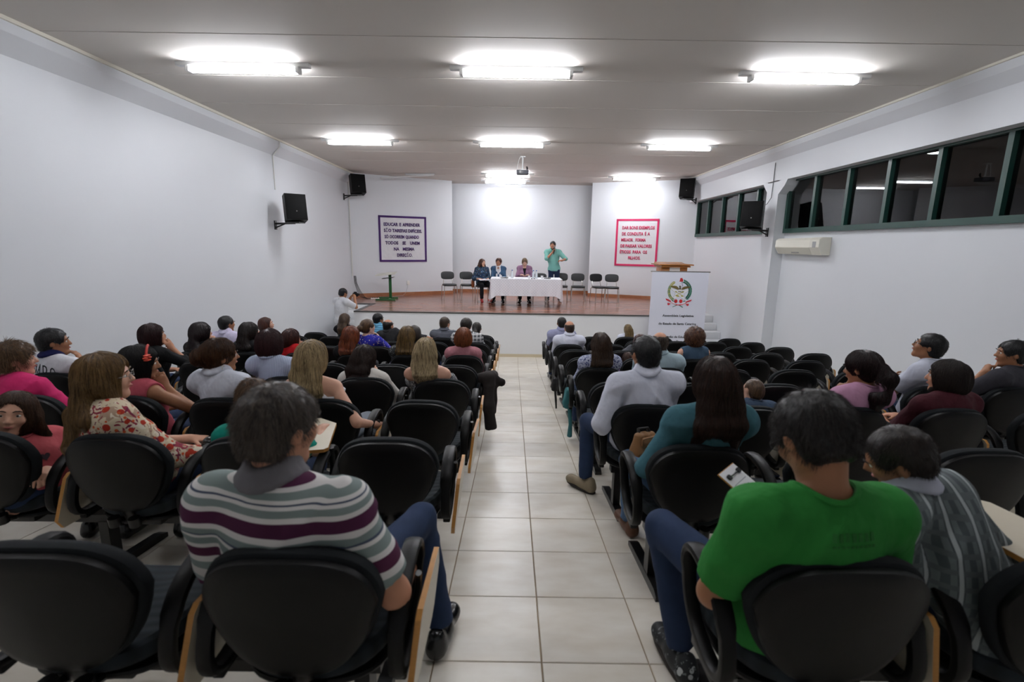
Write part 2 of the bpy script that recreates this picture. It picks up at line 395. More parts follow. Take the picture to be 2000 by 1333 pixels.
# air conditioner
ac = empty('air_conditioner', (5.525, 9.5, 2.8)); tag(ac, 'cream split air conditioner on the wall under the long window', 'air conditioner')
MB().prism([(0, -.15), (0, .15), (-.15, .15), (-.2, .11), (-.205, -.02), (-.13, -.15)], 'y', -.54, .62).obj('casing', M('cream plastic', '#E2E0D2', .35), ac)
MB().prism([(-.0, -.155), (-.0, .155), (-.155, .155), (-.207, .115), (-.212, -.02), (-.135, -.155)], 'y', -.83, -.545).obj('control_end', M('cream plastic 2', '#DAD8CB', .35), ac)
MB().box((-.2125, -.74, -.02), (-.21, -.64, .08)).obj('display', M('grey display', '#9A9C9C', .3), ac)
MB().prism([(-.13, -.152), (-.205, -.03), (-.2, -.028), (-.125, -.15)], 'y', -.53, .58).obj('louver', M('cream plastic 3', '#CFCDBF', .4), ac)
MB().box((-.155, -.15, -.125), (-.135, .1, -.105)).obj('logo_plate', grey_steel, ac)
# projector
pj = empty('projector', (.18, 11.85, 4.40)); tag(pj, 'dark ceiling projector hanging on a white pole in front of the stage lights', 'projector')
MB().box((-.14, -.12, -.05), (.14, .12, .04), .015).obj('body', M('projector grey', '#3A3D44', .4), pj, True)
MB().tube([(-.05, -.13, -.005), (-.05, -.105, -.005)], .035, 14).obj('lens', black_sm, pj, True)
MB().tube([(0, 0, .04), (0, 0, .35)], .016, 8).box((-.06, -.06, .335), (.06, .06, .35)).box((-.1, -.08, .04), (.1, .08, .052)).obj('mount', white_paint, pj)
MB().tube([(-.13, 0, .03), (-.12, 0, .15), (-.08, 0, .3), (-.05, 0, .345)], .008, 6).obj('cable', pvc, pj)
MB().tube([(.09, 0, .04), (.11, .02, .1), (.09, .02, .13)], .02, 6).obj('plug', black_pl, pj)

def slope_matrix(a, b, off=.0):
    d = Vector((b[0]-a[0], b[1]-a[1], 0)).normalized()
    n = Vector((d.y, -d.x, 0))      # towards the room
    return d, n
def cloth_panel(w, h, nx=14, ny=14, amp=.006, seed=1, corner=None):
    rn = random.Random(seed); ph = [rn.uniform(0, 6) for _ in range(6)]
    V = []; F = []
    for t in (0, 1):
        for j in range(ny+1):
            for i in range(nx+1):
                u = i/nx; v = j/ny
                z = amp*(math.sin(5*u+3*v+ph[0])+.6*math.sin(9*u-7*v+ph[1])+.5*math.sin(16*(u+v)+ph[2])*max(0, .6-v))*math.sin(PI*u)*(1-v*.6)
                V.append(((u-.5)*w, (v-.5)*h, z+amp*2+(.003 if t else 0)))
    o = (nx+1)*(ny+1)
    for j in range(ny):
        for i in range(nx):
            a = j*(nx+1)+i; F.append([a, a+nx+1, a+nx+2, a+1]); F.append([o+a, o+a+1, o+a+nx+2, o+a+nx+1])
    for i in range(nx): F.append([i, i+1, o+i+1, o+i]); a = ny*(nx+1)+i; F.append([a+1, a, o+a, o+a+1])
    for j in range(ny): a = j*(nx+1); F.append([a+nx+1, a, o+a, o+a+nx+1]); a += nx; F.append([a, a+nx+1, o+a+nx+1, o+a])
    return V, F
def poster(name, label, A, B, corners, lines, hexcol, seed):
    d, n = slope_matrix(A, B)
    cx = sum(c[0] for c in corners)/4; cy = sum(c[1] for c in corners)/4; cz = sum(c[2] for c in corners)/4
    w = ((Vector(corners[1])-Vector(corners[0])).length+(Vector(corners[2])-Vector(corners[3])).length)/2; h = (corners[0][2]+corners[1][2]-corners[2][2]-corners[3][2])/2
    r = empty(name, (cx, cy, cz)); tag(r, label, 'poster')
    R = Matrix((d, (0, 0, 1), n)).transposed().to_4x4(); r.matrix_world = Matrix.Translation((cx, cy, cz)) @ R
    V, F = cloth_panel(w, h, seed=seed, amp=.004); white = M('poster cloth', '#DEDDE0', .8, .1, bump=(9, .25, .02))
    MB().add(V, F).obj('cloth', white, r, True)
    c = M(name+' felt', hexcol, .8, .15); bw = .05
    for lo, hi in (((-w/2-.01, h/2-bw), (w/2+.01, h/2+.01)), ((-w/2-.01, -h/2-.01), (w/2+.01, -h/2+bw)), ((-w/2-.01, -h/2), (-w/2+bw, h/2)), ((w/2-bw, -h/2), (w/2+.01, h/2))):
        MB().box((lo[0], lo[1], .004), (hi[0], hi[1], .021)).obj('border', c, r)
    for s, u0, u1, v, sp in lines:
        me = text_mesh(s, (u1-u0)*w, .095, .003, .034, sp); link('lettering', me, c, r, ((((u0+u1)/2-.5)*w), (.5-v)*h, .021))
    return r
poster('purple_poster', 'white cloth poster with purple border and purple felt lettering on education', AL, BL, [(-4.156, 15.302, 3.553), (-2.83, 16.018, 3.581), (-2.824, 16.021, 2.193), (-4.133, 15.314, 2.165)],
       [('EDUCAR E APRENDER', .10, .87, .18, 1.5), ('SÃO TAREFAS DIFÍCEIS.', .10, .91, .315, 1), ('SÓ OCORREM QUANDO', .11, .84, .45, 1.2), ('TODOS SE UNEM', .12, .855, .585, 4), ('NA MESMA', .295, .735, .72, 3.5), ('DIREÇÃO.', .36, .69, .855, 1)], '#4A2F66', 3)
poster('pink_poster', 'white cloth poster with pink border and red felt lettering on good examples', CR, DR, [(3.316, 16.105, 3.612), (4.52, 15.613, 3.589), (4.514, 15.615, 2.14), (3.3, 16.111, 2.15)],
       [('DAR BONS EXEMPLOS', .14, .91, .18, 1), ('DE CONDUTA É A', .14, .81, .31, 1.6), ('MELHOR FORMA', .13, .72, .44, 3), ('DE PASSAR VALORES', .12, .87, .57, 1), ('ÉTICOS PARA OS', .11, .77, .70, 2), ('FILHOS.', .32, .62, .83, 1)], '#C83460', 5)

# ------------------------------------------------------------------ crest banner
bn = empty('crest_banner', (3.885, 11.42, 0)); tag(bn, 'white roll-up banner with a coat of arms standing before the podium', 'banner')
bw = 1.32; b0, b1 = .12, 2.18
V, F = cloth_panel(bw, b1-b0, amp=.0025, seed=9); ban = MB().add(V, F)
RX = Matrix.Translation((0, 0, (b0+b1)/2)) @ Matrix.Rotation(PI/2, 4, 'X')
ban.xf(RX).obj('sheet', M('banner vinyl', '#E2E4F0', .5), bn, True)
MB().tube([(-bw/2-.03, 0, b1+.01), (bw/2+.03, 0, b1+.01)], .014, 8).obj('top_rail', grey_steel, bn)
MB().box((-bw/2-.02, -.06, .0), (bw/2+.02, .09, .12), .02).obj('base', grey_steel, bn, True)
MB().tube([(0, .05, .1), (0, .05, b1)], .014, 8).obj('pole', grey_steel, bn)
ink = M('dark ink', '#23232A', .6)
for s, x0, x1, z in (('Assembleia Legislativa', 3.534, 4.271, 1.163), ('do Estado de Santa Catarina', 3.455, 4.345, .970), ('Comissão de Educação,', 3.52, 4.26, .655), ('Cultura e Desporto', 3.60, 4.20, .545)):
    o = link('lettering', text_mesh(s, x1-x0, .052, .001, .02), ink, bn, ((x0+x1)/2-3.885, -.0115, z)); o.rotation_euler.x = PI/2
# coat of arms; coordinates of the drawing: x 320..1050, y 190..1030
def crest(name, polys, col, lift):
    m = MB(); S = .608/730
    for p in polys:
        q = [((x-685)*S+.02, (b0+b1)/2 + 0, 0) for x, y in p]
        pts = [((x-685)*S, 1.705-(y-610)*S) for x, y in p]
        n = len(pts); V = [(a, -.0095-lift, b) for a, b in pts]+[(a, -.008, b) for a, b in pts]
        m.add(V, [list(range(n)), list(range(n, 2*n))[::-1]]+[[i, n+i, n+(i+1) % n, (i+1) % n] for i in range(n)])
    return m.obj(name, M('crest '+col, col, .55), bn)
def line(a, b, w=6):
    d = Vector((b[0]-a[0], b[1]-a[1])).normalized(); n = Vector((-d.y, d.x))*w/2
    return [(a[0]+n.x, a[1]+n.y), (b[0]+n.x, b[1]+n.y), (b[0]-n.x, b[1]-n.y), (a[0]-n.x, a[1]-n.y)]
def leaf(x, y, ang_, l=70, wd=20):
    c, s = math.cos(ang_), math.sin(ang_)
    return [(x+c*a-s*b, y+s*a+c*b) for a, b in ((0, 0), (l*.35, wd/2), (l*.7, wd*.4), (l, 0), (l*.7, -wd*.4), (l*.35, -wd/2))]
star = [(700, 330), (770, 540), (1040, 490), (830, 640), (870, 840), (690, 715), (500, 840), (580, 620), (410, 480), (640, 540)]
crest('star_outline', [star], '#3A3A44', .001)
crest('star', [[(700+(x-700)*.965, 600+(y-600)*.965) for x, y in star]], '#EDEDF2', .002)
ly, lg, rg, rd = [], [], [], []
for k in range(15):
    t = k/14; a = math.radians(-118+t*-112)    # left arc from top to bottom, y down
    x = 690+300*math.cos(a)*.98; yv = 565+290*math.sin(a)
    for dd in (-.6, .5):
        (ly if k % 3 == 0 or k < 3 else lg).append(leaf(x, yv, a+PI/2+PI+dd, 75, 24))
    a2 = math.radians(-62+t*112); x = 690+300*math.cos(a2); yv = 565+290*math.sin(a2)
    for dd in (-.7, .6): rg.append(leaf(x, yv, a2-PI/2+PI+PI+dd, 85, 34))
    if k % 2: rd.append([(x-20+12*math.cos(q*PI/3), yv+12*math.sin(q*PI/3)) for q in range(6)])
crest('wheat_ears', ly, '#A9A24A', .0025); crest('wheat_leaves', lg, '#5F7F3F', .0028); crest('coffee_branch', rg, '#14694F', .0025); crest('coffee_berries', rd, '#8E2F35', .0035)
crest('wings', [[(420, 430), (520, 415), (600, 425), (655, 470), (655, 535), (560, 500), (470, 470)], [(1000, 440), (900, 425), (820, 435), (755, 470), (750, 535), (850, 505), (950, 475)]], '#6E5F35', .004)
crest('eagle', [[(668, 425), (700, 408), (726, 440), (722, 480), (745, 500), (735, 565), (660, 565), (652, 500), (680, 470)]], '#5A5648', .0045)
crest('shield', [[(652, 520), (742, 520), (742, 570), (700, 600), (656, 575)]], '#E6E6E0', .005)
crest('talons', [line((655, 580), (740, 580), 18)], '#2E2B26', .0055)
crest('staff', [line((735, 300), (770, 440), 10)], '#3A3F55', .003)
crest('cap', [[(685, 205), (735, 195), (768, 250), (765, 300), (665, 300), (682, 262)]], '#C22F33', .004)
crest('key_and_anchor', [line((570, 580), (820, 710), 14), line((800, 580), (580, 700), 14), leaf(590, 690, .2, 120, 50), leaf(740, 600, -.3, 90, 44), leaf(730, 700, .1, 90, 36), leaf(560, 580, .1, 70, 30)], '#B7AF58', .0035)
crest('ribbon', [[(320, 775), (400, 800), (475, 845), (470, 880), (390, 850), (335, 820)], [(1055, 800), (960, 830), (890, 860), (895, 890), (970, 870), (1040, 840)], [(470, 880), (600, 930), (690, 945), (790, 930), (910, 885), (920, 910), (800, 955), (690, 968), (590, 950), (480, 905)],
       [(380, 900), (440, 915), (470, 930), (410, 970), (380, 950)], [(980, 920), (920, 920), (895, 935), (945, 985), (980, 965)]], '#C9343F', .005)
crest('knots', [[(610+48*math.cos(q*PI/5), 850+55*math.sin(q*PI/5)) for q in range(10)], [(750+48*math.cos(q*PI/5), 850+55*math.sin(q*PI/5)) for q in range(10)]], '#D02C30', .006)
crest('motto_band', [line((385, 880), (610, 935), 14), line((760, 935), (985, 905), 14)], '#E9D9DC', .0065)
crest('stem_marking', [line((530, 1015), (650, 962), 16), line((715, 962), (820, 1025), 22), line((500, 835), (560, 850), 22), line((810, 850), (880, 845), 22)], '#2F6B55', .003)
# ------------------------------------------------------------------ stage furniture
pd = empty('podium', (4.06, 12.62, ST)); tag(pd, 'varnished wooden podium on the stage behind the crest banner', 'podium')
MB().box((-.33, -.2, .04), (.33, .24, 1.16), .01).obj('body', podium_wood, pd, True)
MB().prism([(-.33, 1.16), (.36, 1.16), (.36, 1.27), (-.33, 1.19)], 'x', -.36, .36).obj('slanted_top', podium_wood, pd)
MB().box((-.43, -.36, 1.205), (.43, .4, 1.235), .006).xf(Matrix.Rotation(.0, 4, 'X')).obj('top_board', podium_wood, pd, True)
MB().box((-.37, -.25, 0), (.37, .28, .07), .008).obj('plinth', podium_wood, pd, True)
MB().box((-.12, -.206, 1.0), (.14, -.2, 1.16)).obj('notice', M('notice paper', '#EDEBE6', .7), pd)
# school desk used as a music stand
sd = empty('desk_stand', (-3.72, 14.45, ST), .08); tag(sd, 'green steel single-post desk with cream slanted top beside the loose cables', 'desk')
gp = M('grass green paint', '#1E5A2B', .4)
MB().box((-.3, -.32, .005), (.27, -.27, .05), .006).obj('foot', gp, sd, True); MB().box((-.3, .2, .005), (.27, .25, .05), .006).obj('foot', gp, sd, True)
MB().box((.06, -.3, .02), (.12, .22, .05)).obj('crossbar', gp, sd)
MB().box((.05, -.05, .04), (.13, 0, .74), .006).obj('post', gp, sd, True)
MB().box((-.3, -.25, -.012), (.27, .2, .012), .005).xf(Matrix.Translation((0, 0, .765)) @ Matrix.Rotation(-.1, 4, 'Y') @ Matrix.Rotation(.08, 4, 'X')).obj('top', M('cream laminate', '#D9D8CB', .35), sd, True)
MB().box((-.12, -.2, -.008), (.2, .12, .008)).xf(Matrix.Translation((0, 0, .64)) @ Matrix.Rotation(-.12, 4, 'Y')).obj('shelf', black_sm, sd)
cab = M('black cable', '#141416', .5)
cb = empty('stage_cables', (-4.5, 14.75, ST)); tag(cb, 'bundle of black cables running from the corner conduit down to the power strip', 'cable')
for k in range(4):
    s = .02*k; MB().tube([(-.33+s, .1, .66), (-.30+s, .06, .45), (-.22+s*1.6, 0, .22), (-.08+s*2, -.1, .04), (.1+s, -.2-s, .012), (.3, -.25+s, .012)], .007, 5).obj('cord', cab, cb)
ps = empty('power_strip', (-4.12, 14.52, ST)); tag(ps, 'white power strip lying on the stage floor by the green desk', 'power strip')
MB().box((-.12, -.03, 0), (.12, .03, .035), .006).obj('case', white_pl, ps, True)
for k in range(3): MB().tube([(-.07+.07*k, 0, .034), (-.07+.07*k, 0, .05)], .018, 8).obj('plug', black_pl, ps)
dA, nA = slope_matrix(AL, BL)
ou = empty('wall_outlet', (-3.38, 15.722, 1.5)); ou.rotation_euler.z = math.atan2(dA.y, dA.x); tag(ou, 'white wall socket with a dangling thin cord under the purple poster', 'socket')
MB().box((-.045, -.03, -.07), (.045, 0, .07), .006).obj('plate', white_pl, ou, True)
MB().tube([(-.02, -.03, -.03), (-.03, -.06, -.12), (-.1, -.08, -.3), (-.2, -.1, -.39), (-.4, -.16, -.395), (-.65, -.3, -.395)], .005, 5).obj('cord', M('pale cord', '#9FA2A6', .5), ou)

pad = M('black vinyl', '#16181B', .42, .5, bump=(60, .1, .002))
def squircle(w, h, n=28, p=2.6):
    return [(w/2*math.copysign(abs(math.cos(2*PI*k/n))**(2/p), math.cos(2*PI*k/n)), h/2*math.copysign(abs(math.sin(2*PI*k/n))**(2/p), math.sin(2*PI*k/n))) for k in range(n)]
def slab(outline, t, rings=((.80, .5), (.93, .46), (.985, .3), (1, 0)), bulge=0.0, shape=None):
    """padded slab: outline in xy, thickness along z, edges rounded; shape(x,y,z)->xyz deforms it"""
    n = len(outline); V = []; F = []; lv = [(s, z) for s, z in rings]+[(s, -z) for s, z in rings[::-1][1:]]
    V.append((0, 0, t*.5+bulge))
    for s, z in lv:
        for x, y in outline: V.append((x*s, y*s, z*t + (bulge*(1-s)*1.2 if z > 0 else 0)))
    V.append((0, 0, -t*.5)); m = len(lv)
    for k in range(n): F.append([0, 1+k, 1+(k+1) % n])
    for i in range(m-1):
        for k in range(n): F.append([1+i*n+k, 1+(i+1)*n+k, 1+(i+1)*n+(k+1) % n, 1+i*n+(k+1) % n])
    e = len(V)-1
    for k in range(n): F.append([e, 1+(m-1)*n+(k+1) % n, 1+(m-1)*n+k])
    if shape: V = [shape(*v) for v in V]
    return V, F
def stage_chair():
    r = empty('stage_chair', (0, 0, 0))
    V, F = slab(squircle(.42, .42, p=3), .055, shape=lambda x, y, z: (x, y+.30, z+.445-.25*max(0, y-.12)**2*4))
    MB().add(V, F).obj('seat', pad, r, True)
    V, F = slab(squircle(.41, .24, p=3.4), .05, shape=lambda x, y, z: (x, .03-z-.35*x*x*-1-.15*(y), .71+y))
    MB().add(V, F).obj('backrest', pad, r, True)
    f = MB()
    for s in (-1, 1):
        f.tube([(s*.20, .10, 0), (s*.19, .12, .40), (s*.185, .16, .425), (s*.18, .42, .425), (s*.19, .47, .405), (s*.21, .50, 0)], .0115, 7)
        f.tube([(s*.15, .14, .43), (s*.14, .09, .5), (s*.13, .05, .66)], .010, 7)
    f.tube([(-.18, .42, .42), (.18, .42, .42)], .01, 6); f.tube([(-.185, .16, .42), (.185, .16, .42)], .01, 6)
    f.obj('frame', chrome, r, True)
    return r
SC0 = stage_chair(); first = [True]
def place_stage_chair(x, y, face, label):
    o = SC0 if first[0] else dup(SC0); first[0] = False
    o.location = (x, y, ST); o.rotation_euler.z = PI+face; tag(o, label, 'chair', 'black stage chairs with chrome frames'); return o
place_stage_chair(-2.02, 15.0, .35, 'empty black chrome-leg stage chair at the plain wall end of the row')
place_stage_chair(-1.45, 15.05, .25, 'empty black chrome-leg stage chair beside the woman with papers on her lap')
place_stage_chair(-.98, 14.72, .3, 'black chrome-leg stage chair under the woman with papers, bag hung on it')
place_stage_chair(-.42, 14.72, 0, 'black chrome-leg stage chair behind the table under the woman in a white scarf')
place_stage_chair(.33, 14.72, 0, 'black chrome-leg stage chair behind the table under the woman in mauve')
place_stage_chair(.80, 14.75, 0, 'empty black chair behind the table beside the standing speaker')
place_stage_chair(1.47, 15.05, -.1, 'empty black chair standing right behind the man with the microphone')
place_stage_chair(1.97, 15.0, -.05, 'empty black stage chair next to the table end on the window side')
place_stage_chair(2.50, 14.95, .3, 'empty black stage chair, middle one of the three by the pink poster')
place_stage_chair(2.98, 14.85, -.12, 'empty black stage chair nearest to the crest banner')

# table with cloth
TX, TY, TH = .355, 13.5, .75; tw, td = .955, .40
tb = empty('folding_table', (TX, TY, ST)); tag(tb, 'long folding table with steel legs under the white lace cloth', 'table')
MB().box((-tw, -td, TH-.03), (tw, td, TH), .004).obj('tabletop', M('table laminate', '#C9C2B4', .4), tb, True)
for s in (-.565, .565):
    MB().tube([(s, -.3, 0), (s, -.3, TH-.03)], .018, 8).tube([(s, .3, 0), (s, .3, TH-.03)], .018, 8).tube([(s, -.3, .12), (s, .3, .12)], .014, 6).tube([(s, -.33, .03), (s, -.27, .03)], .026, 8).obj('leg_frame', chrome, tb, True)
lace = bpy.data.materials.new('lace cloth'); lace.use_nodes = True; nt, N, L = nodes(lace); b = N['Principled BSDF']
tc = N.new('ShaderNodeTexCoord'); mp = N.new('ShaderNodeMapping'); mp.inputs['Scale'].default_value = (19, 19, 19); mp.inputs['Rotation'].default_value = (0, PI/4, 0)
ck = N.new('ShaderNodeTexVoronoi'); ck.inputs['Scale'].default_value = 1.0; ck.feature = 'DISTANCE_TO_EDGE'; ck.inputs['Randomness'].default_value = .1
L.new(tc.outputs['Object'], mp.inputs[0]); L.new(mp.outputs[0], ck.inputs['Vector'])
rp = N.new('ShaderNodeValToRGB'); rp.color_ramp.elements[0].color = lin('#E9E9EE'); rp.color_ramp.elements[1].color = lin('#DAD9DF'); rp.color_ramp.elements[0].position = .1; rp.color_ramp.elements[1].position = .3
L.new(ck.outputs['Distance'], rp.inputs[0]); L.new(rp.outputs[0], b.inputs['Base Color']); b.inputs['Roughness'].default_value = .8
cl = MB(); nn = 72; top = []; per = []
def rim(u):
    # perimeter point of the table edge, u in 0..1
    P = 2*(2*tw+2*td); s = u*P
    for (x0, y0), (x1, y1) in zip([(-tw, -td), (tw, -td), (tw, td), (-tw, td)], [(tw, -td), (tw, td), (-tw, td), (-tw, -td)]):
        l = abs(x1-x0)+abs(y1-y0)
        if s <= l+1e-6: t = s/l; return x0+(x1-x0)*t, y0+(y1-y0)*t, (y1-y0, -(x1-x0)), l, t
        s -= l
V = []; rows = ((1.0, .004, 0), (1.004, .0, .012), (1.0, -.10, .018), (1, -.22, .025), (1, -.34, .03), (1, -.45, .034))
for i in range(nn):
    x, y, nrm, l, t = rim(i/nn); nx, ny = nrm[0]/l, nrm[1]/l
    edge = max(0, 1-min(t, 1-t)*l/.16) if abs(nx) > .5 or True else 0
    short = abs(nx) > .5
    for sc_, dz, out in rows:
        fold = .012*math.sin(i*1.9)*(-dz/.45) if not short else .03*math.sin(i*2.3)*(-dz/.45)
        drop = dz*(1.0 if not short else 1.28)*(1+.0*edge)
        if edge > .2 and dz < 0: drop *= 1+.22*edge
        V.append((x+nx*(out+fold+.03*edge*(-dz)), y+ny*(out+fold+.03*edge*(-dz)), TH+.004+drop))
k = len(rows); F = [[i*k+j, ((i+1) % nn)*k+j, ((i+1) % nn)*k+j+1, i*k+j+1] for i in range(nn) for j in range(k-1)]; F.append([i*k for i in range(nn)][::-1])
co = link('tablecloth', mesh_np('tablecloth', V, F, False), None, None, (TX, TY, ST)); tag(co, 'white cloth with lace drop over the long stage table', 'tablecloth')
co.data.materials.append(M('white cloth', '#F0F0F4', .75)); co.data.materials.append(lace)
co.data.polygons.foreach_set('material_index', [1]*(len(F)-1)+[0])
sm = co.modifiers.new('thick', 'SOLIDIFY'); sm.thickness = .003; sm.offset = 1
tz = ST+TH+.008
cupm = M('white cup', '#EDEDF0', .4); bott = M('clear bottle', '#D3DAE0', .1, .6); capb = M('blue cap', '#2E62B0', .4)
for x, y, nb in ((-.34, 13.25, 'by the woman in the white scarf, plain wall side'), (-.15, 13.3, 'before the woman in the white scarf, centre side'), (.43, 13.25, 'before the woman in mauve'), (.78, 13.3, 'before the empty chair')):
    r = MB().lathe([(.026, 0), (.036, .085), (.034, .085), (.025, .004)], n=14).obj('plastic_cup', cupm, None, True, (x, y, tz)); tag(r, 'white plastic cup on the table '+nb, 'cup', 'white cups on the stage table')
for x, y, nb in ((-.03, 13.5, 'beside the woman in the white scarf'), (.55, 13.45, 'beside the woman in mauve, first of the pair'), (.63, 13.4, 'beside the empty chair, second of the pair')):
    r = empty('water_bottle', (x, y, tz)); tag(r, 'clear water bottle with blue cap '+nb, 'bottle', 'water bottles on the stage table')
    MB().lathe([(.032, 0), (.034, .01), (.034, .13), (.028, .16), (.013, .185), (.013, .2)], n=14).obj('body', bott, r, True); MB().lathe([(.015, .198), (.015, .222), (.012, .224)], n=12).obj('cap', capb, r, True)
for x, y, a, nb in ((-.24, 13.2, .4, 'before the woman in the white scarf'), (.92, 13.25, .2, 'near the table end by the standing man')):
    r = empty('table_microphone', (x, y, tz+.02), a); tag(r, 'black microphone lying on the white cloth '+nb, 'microphone', 'microphones on the stage table')
    MB().tube([(-.09, 0, 0), (.05, 0, .004)], [.011, .016], 10).obj('handle', black_sm, r, True); MB().tube([(.05, 0, .004), (.07, 0, .004), (.1, 0, .004)], [.02, .027, .016], 10).obj('head', grey_steel, r, True)
r = box('name_card', (-.1, -.03, 0), (.1, .03, .006), M('card', '#C9C8E0', .6)); r.location = (.16, 13.16, tz); tag(r, 'small pale name card lying on the cloth front edge', 'card')
for x, y, nb in ((.50, 13.2, 'beside the cup of the woman in mauve'), (.57, 13.22, 'beside the two bottles')):
    r = box('small_clip', (-.018, -.012, 0), (.018, .012, .02), black_sm, None, .004); r.location = (x, y, tz); tag(r, 'small dark object on the white cloth '+nb, 'object', 'small dark things on the table')
# handbag on the third stage chair
hb = empty('handbag', (-1.2, 14.62, ST)); tag(hb, 'orange brown patterned handbag hanging beside the woman with papers', 'bag')
V, F = slab(squircle(.26, .24, p=2.6), .1, shape=lambda x, y, z: (z*.8, x, y+.5)); MB().add(V, F).obj('body', M('bag print', '#8A4A22', .6, var=(22, .7)), hb, True)
MB().tube([(0, -.1, .58), (.02, -.07, .72), (.05, 0, .78), (.02, .07, .72), (0, .1, .58)], .01, 6).obj('strap', M('bag strap', '#5A2E16', .5), hb, True)
# ------------------------------------------------------------------ auditorium chairs
SX_L = [-.59-.653*j for j in range(6)]; SX_R = [.90+.670*i for i in range(6)]
def row_y(s, k):
    if k == 0: return 1.10
    return 1.2+.9*k+(.02 if (k == 1 and s == 'L') else 0)
fabric = M('charcoal fabric', '#14181B', .85, .25, bump=(420, .35, .002), var=(200, .15))
seat_fab = bpy.data.materials.new('ribbed fabric'); seat_fab.use_nodes = True; nt, N, L = nodes(seat_fab); b = N['Principled BSDF']
b.inputs['Roughness'].default_value = .85; b.inputs['Specular IOR Level'].default_value = .25
tc = N.new('ShaderNodeTexCoord'); wv = N.new('ShaderNodeTexWave'); wv.bands_direction = 'Y'; wv.inputs['Scale'].default_value = 8; wv.inputs['Distortion'].default_value = .5
L.new(tc.outputs['Object'], wv.inputs['Vector']); rp = N.new('ShaderNodeValToRGB'); rp.color_ramp.elements[0].color = lin('#181D20'); rp.color_ramp.elements[1].color = lin('#232A2F')
L.new(wv.outputs['Fac'], rp.inputs[0]); L.new(rp.outputs[0], b.inputs['Base Color'])
bp = N.new('ShaderNodeBump'); bp.inputs['Strength'].default_value = .3; bp.inputs['Distance'].default_value = .006; L.new(wv.outputs['Fac'], bp.inputs['Height']); L.new(bp.outputs[0], b.inputs['Normal'])
laminate = M('beige laminate', '#CFC6B2', .38, .4)
def back_outline(w, h, n=40):
    o = []
    for k in range(n):
        a = 2*PI*k/n; c, s = math.cos(a), math.sin(a)
        x = w/2*math.copysign(abs(c)**(2/3.0), c); y = h/2*math.copysign(abs(s)**(2/2.7), s)
        v = (y+h/2)/h
        x *= .60+.40*min(1, (v/.62))**.8 if v < .62 else 1.0
        o.append((x, y))
    return o
def back_shape(yo):
    # local slab z -> towards the sitter, y -> up; reclined, wrapped round the sitter
    def f(x, y, z): return (x, yo+z+.42*x*x-.155*(y-.22), .665+y)
    return f
def tablet_mesh(folded):
    # board in its own plane: a along the length, b across
    poly = [(0, .02), (.02, 0), (.36, 0), (.46, .10), (.46, .24), (.43, .27), (.05, .27), (0, .22)]
    m = MB()
    n = len(poly); t = .018
    if folded: P = lambda a, b, c: (.312+c-.10*(b-.14), .12+a*.95-.30*b, .625-b*1.0-.05*a)
    else:
        def P(a, b, c):
            x, y = .30-b+.0, .24+a; cx, cy = .30, .24; th = .2
            return (cx+(x-cx)*math.cos(th)-(y-cy)*math.sin(th), cy+(x-cx)*math.sin(th)+(y-cy)*math.cos(th), .715+c+.02*a)
    V = [P(a, b_, 0) for a, b_ in poly]+[P(a, b_, t) for a, b_ in poly]
    m.mi = 0; m.add(V, [list(range(n))[::-1], list(range(n, 2*n))]); m.mi = 1
    m.F += [[i, (i+1) % n, n+(i+1) % n, n+i] for i in range(n)]; m.I += [1]*n
    return m.mesh('tablet')
CH = {}
V, F = slab(back_outline(.50, .43), .06, shape=back_shape(.045)); CH['backrest'] = MB().add(V, F).mesh('backrest', True)
def shell_shape(x, y, z):
    X, Y, Z = back_shape(.012)(x, y, z); return (X, Y-.022*(1-(x/.24)**2)*(1-(y/.22)**2) if z < 0 else Y, Z)
V, F = slab(back_outline(.475, .405), .034, shape=shell_shape); CH['back_shell'] = MB().add(V, F).mesh('back_shell', True)
def seat_shape(x, y, z): return (x*(1-.10*(-(y)/.23) if y < 0 else 1), y+.325, z+.435+.03*(x/.25)**2-max(0, y-.12)**2*3.0+.012)
V, F = slab(squircle(.50, .47, 36, 2.9), .075, shape=seat_shape); CH['seat'] = MB().add(V, F).mesh('seat', True)
V, F = slab(squircle(.46, .42, 32, 2.9), .03, shape=lambda x, y, z: (x, y+.32, z+.393)); CH['seat_shell'] = MB().add(V, F).mesh('seat_shell', True)
def loop():
    m = MB(); n = 30; pts = []
    for k in range(n):
        a = 2*PI*k/n; c, s = math.cos(a), math.sin(a)
        y = .155*math.copysign(abs(c)**(2/2.6), c); z = .135*math.copysign(abs(s)**(2/2.4), s)
        pts.append((.25+y+.25*z, .555+z+.12*y))
    V = []; F = []; q = 10
    for k in range(n):
        y, z = pts[k]; dy = pts[(k+1) % n][0]-pts[k-1][0]; dz = pts[(k+1) % n][1]-pts[k-1][1]; l = math.hypot(dy, dz); ny, nz = dz/l, -dy/l
        wide = .030 if z > .6 else .024
        for i in range(q):
            th = 2*PI*i/q; cx = math.copysign(abs(math.cos(th))**.7, math.cos(th)); sx = math.copysign(abs(math.sin(th))**.7, math.sin(th))
            V.append((wide*cx, y+ny*.017*sx, z+nz*.017*sx))
    for k in range(n):
        for i in range(q): F.append([k*q+i, k*q+(i+1) % q, ((k+1) % n)*q+(i+1) % q, ((k+1) % n)*q+i])
    m.add(V, F); m.box((-.018, .13, .385), (.018, .30, .43), .006); return m.mesh('armrest', True)
CH['armrest'] = loop()
CH['tablet_f'] = tablet_mesh(True); CH['tablet_u'] = tablet_mesh(False)
m = MB().tube([(0, .10, .62), (0, .07, .50), (0, .10, .41), (0, .2, .375), (0, .36, .365)], .02, 8, sq=(1.6, .7))
for s in (-1, 1): m.tube([(s*.05, .055, .44), (s*.05, .06, .395)], .026, 10).tube([(s*.05, .06, .41), (s*.045, .18, .375)], .016, 8)
